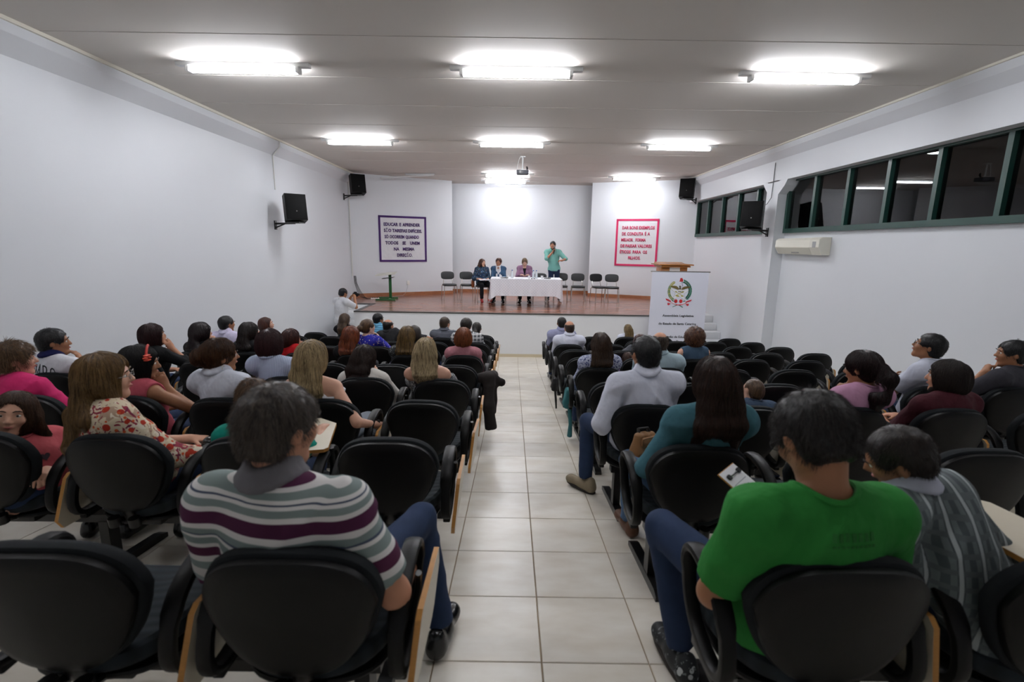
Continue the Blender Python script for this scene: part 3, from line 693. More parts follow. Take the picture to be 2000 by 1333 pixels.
m.box((-.10, .16, .335), (.10, .38, .378), .008); CH['bracket'] = m.mesh('bracket', True)
m = MB().tube([(.27, .30, .44), (.305, .27, .60), (.31, .25, .66)], .011, 8); CH['hinge_f'] = m.mesh('tablet_hinge', True)
m = MB().tube([(.27, .30, .44), (.31, .30, .60), (.30, .30, .712)], .011, 8); CH['hinge_u'] = m.mesh('tablet_hinge', True)
def make_chair(up):
    r = empty('tablet_chair', (0, 0, 0))
    link('backrest', CH['backrest'], fabric, r); link('back_shell', CH['back_shell'], black_pl, r); link('seat', CH['seat'], seat_fab, r); link('seat_shell', CH['seat_shell'], black_pl, r)
    for s in (-1, 1): link('armrest', CH['armrest'], black_pl, r, (s*.272, 0, 0))
    link('tablet', CH['tablet_u' if up else 'tablet_f'], [laminate, wood_edge], r); link('tablet_hinge', CH['hinge_u' if up else 'hinge_f'], blk_steel, r)
    link('bracket', CH['bracket'], blk_steel, r); return r
PROTO = {False: make_chair(False), True: make_chair(True)}; usedp = set()
UP = {('L', 1, 1), ('R', 0, 1), ('R', 3, 4), ('R', 7, 1), ('L', 5, 1)}
ORD = ['first', 'second', 'third', 'fourth', 'fifth', 'sixth', 'seventh', 'eighth', 'ninth', 'tenth']
SITTER = {}     # filled below, before the chairs are placed
def chair_floor(s, k): return floor_z(row_y(s, k)+.25)
def place_chairs():
    for k in range(10):
        for s, xs in (('L', SX_L), ('R', SX_R)):
            n = {('L', 0): 2, ('R', 0): 2, ('L', 1): 4, ('R', 1): 3, ('R', 2): 5}.get((s, k), 6)
            for i in range(n):
                up = (s, k, i) in UP
                o = PROTO[up] if up not in usedp else dup(PROTO[up]); usedp.add(up)
                o.location = (xs[i], row_y(s, k), chair_floor(s, k)+random.uniform(-.004, .004)); o.rotation_euler.z = random.uniform(-.025, .025)
                side = 'plain wall side' if s == 'L' else 'window side'
                who = SITTER.get((s, k, i))
                if who: lab = 'black chair under the %s, %s row' % (who, ORD[k])
                else: lab = 'empty black chair, %s seat from the aisle, %s, %s row' % (ORD[i], side, ORD[k])
                if up: lab = lab.replace('black chair', 'black raised-tablet chair')
                tag(o, lab, 'chair', 'black tablet-arm chairs in rows')
            # the steel frame the chairs of one row are bolted to
            fy = row_y(s, k); fz = chair_floor(s, k)
            a, b_ = min(xs[0], xs[n-1]), max(xs[0], xs[n-1])
            r = empty('bench_frame', (0, fy, fz)); tag(r, 'black steel beam with feet carrying the %s row of chairs, %s' % (ORD[k], side), 'bench frame', 'steel frames under the chair rows')
            MB().box((a-.18, .24, .295), (b_+.18, .30, .337)).obj('beam', blk_steel, r)
            legs = [x for x in ((-.47, -2.17, -3.80) if s == 'L' else (.77, 2.42, 4.13)) if a-.2 < x < b_+.2]
            for x in legs:
                z0 = floor_z(fy+.07)-fz; z1 = floor_z(fy+.65)-fz; zp = floor_z(fy+.3)-fz
                MB().box((x-.025, .235, zp+.02), (x+.025, .305, .30)).obj('post', blk_steel, r)
                ft = MB(); ft.prism([(.06, z0+.001), (.64, z1+.001), (.64, z1+.03), (.60, z1+.045), (.10, z0+.045), (.06, z0+.03)], 'x', x-.028, x+.028); ft.obj('foot', blk_steel, r)
# ------------------------------------------------------------------ people: smooth implicit bodies meshed with surface nets
f32 = np.float32
def V3(*a): return np.array(a, dtype=np.float64)
def unit(v): return v/max(1e-9, np.linalg.norm(v))
class SDF:
    def __init__(s): s.P = []; s.fn = None
    def cone(s, a, b, ra, rb, k=.02, cut=False, op='u'):
        a = np.array(a, float); b = np.array(b, float); r = max(ra, rb)
        s.P.append(('c', op, k, np.minimum(a, b)-r, np.maximum(a, b)+r, a, b, ra, rb, cut)); return s
    def ell(s, c, r, R=None, k=.02, op='u'):
        c = np.array(c, float); r = np.array(r, float); R = np.eye(3) if R is None else R
        e = np.sqrt(((R*r)**2).sum(1)); s.P.append(('e', op, k, c-e, c+e, c, r, R)); return s
    def plane(s, p, n):
        s.P.append(('p', 'i', 0, None, None, np.array(p, float), unit(np.array(n, float)))); return s
    @staticmethod
    def dist(p, x, y, z):
        if p[0] == 'c':
            a, b, ra, rb, cut = p[5:]; d = b-a; l2 = max(1e-9, float(d@d))
            dx, dy, dz = x-f32(a[0]), y-f32(a[1]), z-f32(a[2])
            tt = (dx*f32(d[0])+dy*f32(d[1])+dz*f32(d[2]))/f32(l2); t = np.clip(tt, 0, 1)
            q = np.sqrt((dx-t*f32(d[0]))**2+(dy-t*f32(d[1]))**2+(dz-t*f32(d[2]))**2)-(f32(ra)+f32(rb-ra)*t)
            if cut: q = np.maximum(q, (tt-1)*f32(math.sqrt(l2)))
            return q
        if p[0] == 'e':
            c, r, R = p[5:]; dx, dy, dz = x-f32(c[0]), y-f32(c[1]), z-f32(c[2]); k0 = 0; k1 = 0
            for i in range(3):
                q = (dx*f32(R[0, i])+dy*f32(R[1, i])+dz*f32(R[2, i]))/f32(r[i]); k0 = k0+q*q; k1 = k1+(q/f32(r[i]))**2
            k0 = np.sqrt(k0); return k0*(k0-1)/np.sqrt(np.maximum(k1, f32(1e-6)))
        pt, n = p[5:]; return (x-f32(pt[0]))*f32(n[0])+(y-f32(pt[1]))*f32(n[1])+(z-f32(pt[2]))*f32(n[2])
    @staticmethod
    def blend(F, d, op, k):
        if op == 'i': return np.maximum(F, d)
        if op == 'u':
            h = np.clip(.5+.5*(F-d)/f32(k), 0, 1); return F+(d-F)*h-f32(k)*h*(1-h)
        h = np.clip(.5-.5*(F+d)/f32(k), 0, 1); return F+(-d-F)*h+f32(k)*h*(1-h)
    def pts(s, P):
        x, y, z = (P[:, i].astype(f32) for i in range(3)); F = np.full(len(P), .3, f32)
        for p in s.P: F = s.blend(F, s.dist(p, x, y, z), p[1], p[2] or .001)
        return F if s.fn is None else (F+s.fn(x, y, z)).astype(f32)
    def grad(s, P, e=.003):
        f0 = s.pts(P); g = np.stack([s.pts(P+np.eye(3)[i]*e)-f0 for i in range(3)], 1); return f0, g/np.maximum(1e-6, np.linalg.norm(g, axis=1, keepdims=True))
    def mesh(s, name, h):
        A = [p for p in s.P if p[1] == 'u']; lo = np.min([p[3] for p in A], 0)-3*h; hi = np.max([p[4] for p in A], 0)+3*h
        n = np.ceil((hi-lo)/h).astype(int)+1; ax = [(lo[i]+h*np.arange(n[i])).astype(f32) for i in range(3)]
        F = np.full(n, .3, f32)
        for p in s.P:
            if p[3] is None: i0 = np.zeros(3, int); i1 = n
            else:
                pad = p[2]+3*h; i0 = np.maximum(0, np.floor((p[3]-pad-lo)/h).astype(int)); i1 = np.minimum(n, np.ceil((p[4]+pad-lo)/h).astype(int)+1)
            sl = tuple(slice(a, b) for a, b in zip(i0, i1))
            if any(b <= a for a, b in zip(i0, i1)): continue
            x = ax[0][sl[0]][:, None, None]; y = ax[1][sl[1]][None, :, None]; z = ax[2][sl[2]][None, None, :]
            F[sl] = s.blend(F[sl], s.dist(p, x, y, z), p[1], p[2] or .001)
        if s.fn is not None: F = F+s.fn(ax[0][:, None, None], ax[1][None, :, None], ax[2][None, None, :]).astype(f32)
        V, Q = surface_nets(F, lo, h); return mesh_np(name, V, Q)
CORN = np.array([(i, j, k) for i in (0, 1) for j in (0, 1) for k in (0, 1)])
EDG = [(a, b) for a in range(8) for b in range(a+1, 8) if np.abs(CORN[a]-CORN[b]).sum() == 1]
def surface_nets(F, lo, h):
    S = F < 0; n = np.array(F.shape); cnt = np.zeros(n-1, np.int8)
    for c in CORN: cnt += S[c[0]:n[0]-1+c[0], c[1]:n[1]-1+c[1], c[2]:n[2]-1+c[2]]
    act = (cnt > 0) & (cnt < 8); idx = np.argwhere(act); vid = np.full(n-1, -1, np.int32); vid[act] = np.arange(len(idx), dtype=np.int32)
    f = [F[idx[:, 0]+c[0], idx[:, 1]+c[1], idx[:, 2]+c[2]] for c in CORN]
    acc = np.zeros((len(idx), 3)); num = np.zeros(len(idx))
    for a, b in EDG:
        m = (f[a] < 0) != (f[b] < 0); t = f[a][m]/(f[a][m]-f[b][m]); acc[m] += CORN[a]+(CORN[b]-CORN[a])*t[:, None]; num[m] += 1
    V = lo+(idx+acc/num[:, None])*h; Q = []
    for ax in range(3):
        b, c = [(1, 2), (2, 0), (0, 1)][ax]
        s0 = [slice(None)]*3; s1 = [slice(None)]*3
        s0[ax] = slice(0, -1); s1[ax] = slice(1, None)
        for q in (b, c): s0[q] = slice(1, -1); s1[q] = slice(1, -1)
        A, B = S[tuple(s0)], S[tuple(s1)]; e = np.argwhere(A != B); inside = A[A != B]
        off = np.zeros(3, int); off[b] = 1; off[c] = 1; e = e+off
        def cell(db, dc):
            g = e.copy(); g[:, b] += db; g[:, c] += dc; return vid[g[:, 0], g[:, 1], g[:, 2]]
        q = np.stack([cell(-1, -1), cell(0, -1), cell(0, 0), cell(-1, 0)], 1); q[~inside] = q[~inside][:, ::-1]; Q.append(q)
    return V, np.concatenate(Q)

def Rot(yaw, pitch=0, roll=0):
    cy, sy, cp, sp, cr, sr = math.cos(yaw), math.sin(yaw), math.cos(-pitch), math.sin(-pitch), math.cos(roll), math.sin(roll)
    return np.array([[cy, -sy, 0], [sy, cy, 0], [0, 0, 1]]) @ np.array([[1, 0, 0], [0, cp, -sp], [0, sp, cp]]) @ np.array([[cr, 0, sr], [0, 1, 0], [-sr, 0, cr]])
SKIN = {k: M('skin '+k, c, .5, .35, bump=(120, .06, .002), var=(25, .06)) for k, c in (('light', '#D0A088'), ('mid', '#B98468'), ('tan', '#9A6A4C'), ('brown', '#8A5B40'), ('pale', '#D8AE9A'))}
eye_w = M('eye white', '#E4DFD8', .25); eye_i = M('iris', '#2A1B12', .2); lip_m = M('lips', '#A85A56', .45)
def hair_mesh_mat(c1, c2):
    n = 'hair '+c1+c2
    if n in MATS: return MATS[n]
    m = bpy.data.materials.new(n); m.use_nodes = True; nt, N, L = nodes(m); b = N['Principled BSDF']
    tc = N.new('ShaderNodeTexCoord'); mp = N.new('ShaderNodeMapping'); mp.inputs['Scale'].default_value = (70, 70, 7)
    no = N.new('ShaderNodeTexNoise'); no.inputs['Scale'].default_value = 1; no.inputs['Detail'].default_value = 3; no.inputs['Distortion'].default_value = .8
    hi = N.new('ShaderNodeHairInfo'); ad = N.new('ShaderNodeMath'); ad.operation = 'MULTIPLY_ADD'; ad.inputs[1].default_value = .55; 
    L.new(tc.outputs['Object'], mp.inputs[0]); L.new(mp.outputs[0], no.inputs[0]); L.new(hi.outputs['Random'], ad.inputs[0]); 
    sb = N.new('ShaderNodeMath'); sb.operation = 'ADD'; sb.inputs[1].default_value = -.12; L.new(no.outputs['Fac'], sb.inputs[0]); L.new(sb.outputs[0], ad.inputs[2])
    r = N.new('ShaderNodeValToRGB'); r.color_ramp.elements[0].color = lin(c1); r.color_ramp.elements[1].color = lin(c2); r.color_ramp.elements[0].position = .25; r.color_ramp.elements[1].position = .8
    L.new(ad.outputs[0], r.inputs[0]); L.new(r.outputs[0], b.inputs['Base Color'])
    b.inputs['Roughness'].default_value = .45; b.inputs['Specular IOR Level'].default_value = .35
    bp = N.new('ShaderNodeBump'); bp.inputs['Strength'].default_value = .5; bp.inputs['Distance'].default_value = .006; L.new(no.outputs['Fac'], bp.inputs['Height']); L.new(bp.outputs[0], b.inputs['Normal'])
    MATS[n] = m; return m
def strands_obj(P, rad, mat, parent):
    """P (n,m,3) strand points -> one hair-curves object"""
    n, m, _ = P.shape; hc = bpy.data.hair_curves.new('hair_strands'); hc.add_curves([m]*n)
    hc.points.foreach_set('position', P.reshape(-1).astype(f32))
    rr = np.tile(np.linspace(1, .35, m), n)*rad; hc.points.foreach_set('radius', rr.astype(f32)); hc.materials.append(mat)
    o = bpy.data.objects.new('hair_strands', hc); C.objects.link(o); o.parent = parent; o['kind'] = 'stuff'; return o
def strands(sdf, me, count, steps, step, flow, short, rng, up, top, lift=.0015):
    nv = len(me.polygons)
    if not nv: return None
    ce = np.zeros(nv*3, f32); me.polygons.foreach_get('center', ce); ce = ce.reshape(-1, 3).astype(float)
    no = np.zeros(nv*3, f32); me.polygons.foreach_get('normal', no); no = no.reshape(-1, 3).astype(float)
    ok = np.where(no @ up > -.75)[0]; sel = rng.choice(ok, count); p = ce[sel]+rng.normal(0, .002, (count, 3)); nn = no[sel]
    out = [p.copy()]
    if short:
        fl = flow(p); d = nn*.20*short[1]+fl+rng.normal(0, .16*short[1], (count, 3)); d /= np.linalg.norm(d, axis=1, keepdims=True)
        L_ = short[0]*rng.uniform(.6, 1.2, (count, 1)); p = p-nn*.004
        out = [p]
        for i in range(1, steps):
            d = d+np.array([0, 0, -.10])+fl*.12; d /= np.linalg.norm(d, axis=1, keepdims=True); p = p+d*L_/(steps-1); out.append(p)
        return np.stack(out, 1)
    wob = rng.normal(0, .10, (count, 3)); lf = rng.uniform(-.001, .004, count)+lift
    for i in range(1, steps):
        f, g = sdf.grad(p); d = flow(p)+wob; d = d-g*(d*g).sum(1, keepdims=True)*.95; d /= np.maximum(1e-6, np.linalg.norm(d, axis=1, keepdims=True))
        p = p+d*step; f, g = sdf.grad(p); c = np.clip(f-lf, -.02, .02); p = p-g*(c*.8)[:, None]; out.append(p.copy())
    return np.stack(out, 1)

def ik(S, T, l1, l2, hint):
    d = T-S; D = np.linalg.norm(d); D2 = min(D, (l1+l2)*.985); u = d/max(D, 1e-6); T = S+u*D2; D = max(D2, abs(l1-l2)+.02)
    a = (l1*l1-l2*l2+D*D)/(2*D); hh = math.sqrt(max(0, l1*l1-a*a)); w_ = hint-u*(hint@u); w_ = unit(w_); return S+u*a+w_*hh, T
def shoe_mesh():
    s = SDF(); s.cone((0, -.055, .05), (0, .03, .055), .042, .040, .02); s.cone((0, .0, .045), (0, .15, .035), .040, .033, .03); s.ell((0, .14, .033), (.042, .06, .032), k=.02); s.cone((0, -.06, .04), (0, -.055, .09), .038, .036, .02)
    s.plane((0, 0, .002), (0, 0, -1)); return s.mesh('shoe', .011)
SHOE = shoe_mesh()
m = MB(); V, F = slab(squircle(.088, .29, 24, 2.6), .02); m.add([(x, y+.045, z+.01) for x, y, z in V], F); SOLE = m.mesh('sole', True)
m = MB().lathe([(.0001, -.0125), (.0088, -.0088), (.0125, 0), (.0088, .0088), (.0001, .0125)], n=12); EYE = m.mesh('eye', True)
m = MB().lathe([(.0055, 0), (.005, .0012), (.0005, .0016)], n=12); m.xf(Matrix.Translation((0, .0118, 0)) @ Matrix.Rotation(-PI/2, 4, 'X')); IRIS = m.mesh('iris', True)
m = MB().tube([(-.020, .0, -.003), (-.008, .005, .003), (.008, .004, .003), (.018, -.006, -.003)], [.002, .0035, .0035, .0015], 6); BROW = m.mesh('eyebrow', True)
m = MB().tube([(-.024, -.012, 0), (-.012, -.002, .001), (0, .001, -.001), (.012, -.002, .001), (.024, -.012, 0)], [.001, .0045, .005, .0045, .001], 8, sq=(1, 1)); LIPS = m.mesh('lips', True)

def fold_fn(amp, seed):
    a, b_ = seed*1.7, seed*.9
    def f(x, y, z):
        t1 = 15*(z+.75*np.abs(x+.02))+1.4*np.sin(8*x+a)+2.5*y; t2 = 19*(.8*x-.6*z)+1.5*np.sin(6*z+b_)+4*y
        r1 = (1-np.abs(np.sin(t1)))**2*(.5+.5*np.sin(6*x+8*z+b_)); r2 = (1-np.abs(np.sin(t2)))**3*(.5+.5*np.sin(9*z-5*x+a))
        return f32(amp)*(.25*np.sin(24*(z+.55*np.abs(x))+1.6*np.sin(9*x+a)+5*y)-1.5*r1-1.2*r2+.15)
    return f
PEOPLE = {}
def person(sp):
    """builds one figure from its description; everything is in the local frame of its root (x right, y the way it faces, z up)"""
    s = sp.get('sc', 1.0); fem = sp.get('fem', False); fat = sp.get('fat', 1.0); h = sp['vox']; rng = np.random.default_rng(sp.get('seed', 1)); stand = sp.get('stand', False)
    root = empty('person', sp['loc'], sp.get('rz', 0)); tag(root, sp['label'], 'person', sp.get('group'))
    R = Rot(math.radians(sp.get('yaw', 0)), math.radians(sp.get('pitch', 0)), math.radians(sp.get('roll', 0)))
    H = V3(*sp['top'])-R @ V3(0, -.01, .124)*s
    Hf = lambda *p: H+R @ (V3(*p)*s)
    by = math.radians(sp.get('byaw', sp.get('yaw', 0)*.3)); lat = V3(math.cos(by), math.sin(by), 0); fr = V3(-math.sin(by), math.cos(by), 0); zz = V3(0, 0, 1)
    P0 = V3(*sp['pelvis']); N = H+R @ V3(0, -.035, -.10)*s*.5+V3(0, 0, 0)*s+(V3(0, 0, -.10)-fr*.035)*s*.5-zz*.040*s-fr*.005*s
    N = N+lat*sp.get('nx', 0)-zz*sp.get('nz', 0)
    up = unit(N-P0); Lt = np.linalg.norm(N-P0); sw = (.150 if fem else .178)*s*sp.get('sw', 1)
    hump = -fr*.02*s
    q = lambda t, fo=0.0: P0+(N-P0)*t+hump*math.sin(PI*t)+fr*fo*s
    RT = np.stack([lat, unit(np.cross(up, lat)), up], 1)
    shd = {e: N-up*.055*s+lat*e*sw-fr*.0 for e in (-1, 1)}
    skin = SKIN[sp.get('skin', 'light')]
    def torso(S, i, arms=True):
        S.ell(q(.02), (.165*s*fat+i, .120*s*fat+i, .125*s+i), RT, .03)
        S.ell(q(.30, .012), (.138*s*fat+i, .104*s*fat+i, .17*s+i), RT, .06)
        S.ell(q(.60, .005), ((.138 if fem else .158)*s*(.5+.5*fat)+i, .108*s*(.5+.5*fat)+i, .19*s+i), RT, .05)
        if fem:
            for e in (-1, 1): S.ell(q(.60, .085)+lat*e*.07*s, (.055*s+i, .055*s+i, .06*s+i), RT, .04)
        S.cone(shd[-1]-lat*-.02*s, shd[1]-lat*.02*s, .058*s+i, .058*s+i, .05)
        for e in (-1, 1): S.cone(N+up*.012*s+lat*e*.02*s, shd[e]+up*.005*s, .042*s+i*.8, .050*s+i, .04)
    # ---- arms
    hands = {}
    for e in (-1, 1):
        ps = sp.get('arms', ('lap', 'lap'))[0 if e < 0 else 1]; S0 = shd[e]
        hint = lat*e*.6-fr*.7-zz*.6; pn = -zz
        if isinstance(ps, (tuple, list)): T = V3(*ps[0]); hd = unit(V3(*ps[1])); pn = V3(*ps[2]); hint = V3(*ps[3]) if len(ps) > 3 else hint
        elif ps == 'lap': T = P0+lat*e*.09*s+fr*.29*s+zz*.10*s; hd = unit(fr*.8-lat*e*.55-zz*.1); pn = -zz
        elif ps == 'rest': T = V3(e*.272, .30, .715)*1.0; hd = unit(fr-zz*.25); pn = -zz; hint = lat*e-fr*.6-zz*.3
        elif ps == 'cheek': T = Hf(e*.050, .150, -.160); hd = unit(R @ V3(-e*.05, -.42, .9)); pn = R @ V3(-e, -.3, 0); hint = R @ V3(e*.35, 1.0, -.8)
        elif ps == 'chin': T = Hf(e*.030, .165, -.185); hd = unit(R @ V3(-e*.25, -.35, .9)); pn = R @ V3(-e*.4, -1, 0); hint = R @ V3(e*.35, .9, -1.0)
        elif ps == 'crossed': T = P0-lat*e*.10*s+fr*(.25+.03*e)*s+zz*.27*s; hd = unit(-lat*e+fr*.1); pn = -fr; hint = lat*e-zz*.7
        elif ps == 'down': T = S0+lat*e*.07*s-zz*.52*s+fr*.05*s; hd = V3(0, .1, -1); pn = -lat*e; hint = -fr+lat*e*.3
        E, T = ik(S0, T, .285*s, .255*s, hint); hands[e] = (S0, E, T, hd, pn)
    def arm(S, i, e, to, r0=1.0, k=.02):
        S0, E, T, hd, pn = hands[e]; g = s*r0*(.5+.5*fat)*(.88 if fem else 1)
        if to <= 1:
            e2 = S0+(E-S0)*to; S.cone(S0, e2, .052*g+i, (.052-.012*to)*g+i, k, cut=to < 1)
        else:
            S.cone(S0, E, .051*g+i, .040*g+i, k); S.cone(E, E+(T-E)*(to-1), .040*g+i, (.040-.013*(to-1))*g+i*.9, k, cut=True)
    def hand(S, e, curl=.5):
        S0, E, T, d, pn = hands[e]; d = unit(d); n = unit(pn-d*(pn@d)); w_ = np.cross(d, n); th = e
        RR = np.stack([w_, d, n], 1); S.ell(T+d*.045*s, (.038*s, .050*s, .016*s), RR, .012); S.cone(E+(T-E)*.9, T+d*.02*s, .026*s, .024*s, .015)
        for j, (o_, l_) in enumerate(((.029, .058), (.010, .068), (-.010, .064), (-.028, .050))):
            sd = th if True else 1
            b0 = T+d*.082*s+w_*o_*s*sd; c1 = unit(d*math.cos(curl)+n*math.sin(curl)+w_*sd*o_*2); b1 = b0+c1*l_*.55*s
            c2 = unit(d*math.cos(curl*2.3)+n*math.sin(curl*2.3)); b2 = b1+c2*l_*.5*s
            S.cone(b0-d*.01*s, b1, .0092*s, .0085*s, .004); S.cone(b1, b2, .0085*s, .0072*s, .004)
        b0 = T+d*.018*s+w_*th*.03*s; b1 = b0+unit(d*.6+w_*th*.7+n*.35)*.045*s; b2 = b1+unit(d*.9+w_*th*.1+n*.5)*.032*s
        S.cone(b0, b1, .012*s, .0105*s, .008); S.cone(b1, b2, .0105*s, .0085*s, .005)
    # ---- body (skin), one continuous surface
    B = SDF(); torso(B, -.006)
    for e in (-1, 1): arm(B, -.001, e, 2); hand(B, e, sp.get('curl', .55))
    B.cone(N-up*.03*s, Hf(0, -.022, -.05), .056*s*(.86 if fem else 1), .050*s*(.86 if fem else 1), .03)
    face_w = .94 if fem else 1.0
    B.ell(Hf(0, -.012, .03), V3(.076, .096, .085)*s, R, .02); B.ell(Hf(0, .024, -.02), V3(.061*face_w, .068, .084)*s, R, .03)
    B.cone(Hf(0, .02, -.058), Hf(0, .064, -.094), .048*s*face_w, .020*s, .025)
    for e in (-1, 1): B.cone(Hf(e*.044, .0, -.05), Hf(e*.008, .064, -.094), .02*s, .017*s, .02); B.ell(Hf(e*.036, .062, -.02), V3(.024, .022, .022)*s, R, .02)
    B.cone(Hf(-.034, .080, .024), Hf(.034, .080, .024), .011*s, .011*s, .012)
    for e in (-1, 1): B.ell(Hf(e*.031, .100, .006), V3(.016, .014, .011)*s, R, .008, 's')
    B.cone(Hf(0, .088, .014), Hf(0, .108, -.022), .008*s, .0115*s, .010)
    for e in (-1, 1): B.ell(Hf(e*.012, .098, -.027), V3(.008, .010, .007)*s, R, .006)
    B.ell(Hf(0, .088, -.052), V3(.022, .010, .012)*s, R, .008)
    for e in (-1, 1): B.ell(Hf(e*.079, -.008, -.004), V3(.009, .019, .031)*s, R @ Rot(-e*.35), .006)
    if stand and sp.get('bare'): pass
    body = link('body', B.mesh('body', h), skin, root)
    for e in (-1, 1):
        o = link('eye', EYE, [eye_w], root, tuple(Hf(e*.031, .0775, .007))); o.rotation_euler = Matrix(R.tolist()).to_euler(); o.scale = (s, s, s)
        link('iris', IRIS, [eye_i], o)
        o = link('eyebrow', BROW, None, root, tuple(Hf(e*.032, .0925, .030))); o.scale = (s*e, s, s); o.rotation_euler = Matrix(R.tolist()).to_euler()
        if not BROW.materials: BROW.materials.append(None)
        o.material_slots[0].link = 'OBJECT'; o.material_slots[0].material = hair_mesh_mat(*sp['hair'][1:3])
    o = link('lips', LIPS, [lip_m], root, tuple(Hf(0, .0970, -.053))); o.rotation_euler = Matrix(R.tolist()).to_euler(); o.scale = (s*.85, s, s)
    # ---- clothes
    tp = sp['top_wear']; mat, sl = tp['mat'], tp.get('sleeve', 'short'); G = SDF(); i = tp.get('loose', .012)
    torso(G, i)
    if sl == 'tank':
        G.plane(N-up*.105*s, up)
        for e in (-1, 1):
            for fo in (-1, 1): G.cone(q(.72)+lat*e*.085*s+fr*fo*.085*s, N-up*.012*s+lat*e*.095*s+fr*.0, .016*s, .02*s, .02)
    elif sl == 'off':
        G.plane(N-up*.135*s, up)
        for e in (-1, 1):
            S0, E, T, _, _ = hands[e]; G.cone(S0+(E-S0)*.30, E+(T-E)*.2, .066*s, .058*s, .02, cut=True)
    elif sl == 'none':
        for e in (-1, 1): G.ell(shd[e]+lat*e*.045*s, V3(.055, .08, .075)*s, RT, .01, 's')
    else:
        to = {'short': .82, 'cap': .45, 'long': 1.93, 'half': 1.05, 'three': 1.5}[sl]
        for e in (-1, 1): arm(G, i+(.010 if sl == 'short' else .004), e, to)
        if sl in ('short', 'half', 'long'):
            for e in (-1, 1): G.ell(shd[e]+lat*e*.01*s, V3(.062, .062, .06)*s+i*.6, RT, .04)
    nr = tp.get('neck', .066)*s
    if sl not in ('tank', 'off'):
        nd_ = unit(Hf(0, -.022, -.05)-N); G.cone(N+nd_*.052*s+fr*.006*s, N+nd_*.16*s+fr*.006*s, nr, nr*1.25, .010, op='s')
        if tp.get('scoop'): G.ell(N+fr*tp.get('sf', .02)*s+up*.01*s, V3(.105, .10, tp['scoop'])*s, RT, .012, 's')
        if tp.get('vneck'): G.cone(N+fr*.07*s, q(.55, .15), .05*s, .02*s, .015, op='s')
    if stand and tp.get('hem'):
        G.ell(P0-zz*.04*s, (.150*s*fat+i, .112*s*fat+i, .20*s), None, .06); G.plane(P0-zz*tp['hem'], -zz)
    G.fn = fold_fn(tp.get('fold', .006), sp.get('seed', 1))
    top = link(tp.get('name', 'shirt'), G.mesh('top', h*1.08), mat, root)
    if tp.get('label'): top['label'] = tp['label']
    nd = unit(Hf(0, -.022, -.05)-N); f2 = unit(fr-nd*(fr@nd)); l2 = np.cross(nd, f2)
    def neck_ring(rad, angs):
        out = []; t = np.linspace(.14, -.06, 81)*s
        for a in angs:
            r_ = l2*math.sin(a)+f2*math.cos(a); c0 = N+fr*.006*s+r_*rad; P_ = c0+np.outer(t, nd); f_ = G.pts(P_); k_ = int(np.argmax(f_ < 0)) if (f_ < 0).any() else 50
            out.append((P_[k_], r_))
        hs = np.array([(p-N) @ nd for p, _ in out]); hs2 = np.convolve(np.r_[hs[-2:], hs, hs[:2]], np.ones(5)/5, 'valid')
        return [(p+nd*(h2-h1), r_) for (p, r_), h1, h2 in zip(out, hs, hs2)]
    if tp.get('collar'):
        K = SDF(); B0 = neck_ring(nr+.010*s, np.linspace(.30, 2*PI-.30, 20))
        for A_, B_ in (([p+r_*.004*s for p, r_ in B0], .012), ([p+nd*.018*s-r_*.010*s for p, r_ in B0], .012), ([p+nd*.036*s-r_*.017*s for p, r_ in B0], .011)):
            for a, b_ in zip(A_, A_[1:]): K.cone(a, b_, B_*s, B_*s, .012)
        link('collar', K.mesh('collar', min(h, .010)), tp['collar'], root)
    if tp.get('band', sl in ('short', 'cap', 'half', 'three') and not tp.get('collar') and not tp.get('scoop')):
        ring = [p for p, r_ in neck_ring(nr+.004*s, np.linspace(0, 2*PI, 29))]
        MB().tube(ring, .0085*s, 6).obj('neckband', mat, root, True)
    if tp.get('straps'):
        K = SDF()
        for e in (-1, 1):
            K.cone(q(.62)+lat*e*.09*s-fr*.115*s, N-up*.0*s+lat*e*.10*s-fr*.03*s, .014*s, .014*s, .01); K.cone(N-up*.0*s+lat*e*.10*s-fr*.03*s, q(.7)+lat*e*.09*s+fr*.10*s, .014*s, .014*s, .01)
        link('strap', K.mesh('strap', .009), tp['straps'], root)
    if tp.get('inner'):      # something worn under an open jacket
        K = SDF(); torso(K, .004); K.plane(N-up*.06*s, up); K.plane(q(.5), -fr); o = link('blouse', K.mesh('blouse', h*1.3), tp['inner'], root)
    if tp.get('scarf'):
        K = SDF(); n = 12
        ring = [N+up*.02*s+lat*math.sin(a)*.07*s+fr*(math.cos(a)*.075+.01)*s for a in [2*PI*j/n for j in range(n+1)]]
        for a, b_ in zip(ring, ring[1:]): K.cone(a, b_, .022*s, .022*s, .01)
        for e in (-1, 1): K.cone(N+lat*e*.05*s+fr*.09*s, q(.35, .14)+lat*e*.05*s, .02*s, .03*s, .01)
        link('scarf', K.mesh('scarf', .011), tp['scarf'], root)
    # ---- trousers, shoes
    Tm = sp.get('pants', jeans_m); Tr = SDF(); fz = sp.get('floor', lambda x, y: 0.0)
    Tr.ell(q(.0), (.168*s*fat, .125*s*fat, .12*s), RT, .03)
    for e in (-1, 1):
        hip = P0+lat*e*.085*s-zz*.015*s+fr*.03*s
        if stand: knee = P0+lat*e*.095*s-zz*.42*s+fr*.02; ank = V3(*sp['feet'][0 if e < 0 else 1])+zz*.09*s
        else:
            kx = sp.get('knees', ((-.13, .0), (.13, .0)))[0 if e < 0 else 1]
            knee = V3(P0[0]+kx[0]*s, P0[1]+.43*s+kx[1], max(P0[2]-.05, .48*s+.02)); ft = sp.get('feet', (None, None))[0 if e < 0 else 1]
            if ft is None: ft = (knee[0], knee[1]+.01)
            ank = V3(ft[0], ft[1], fz(ft[0], ft[1])+.095*s)
            shin = np.linalg.norm(knee-ank)
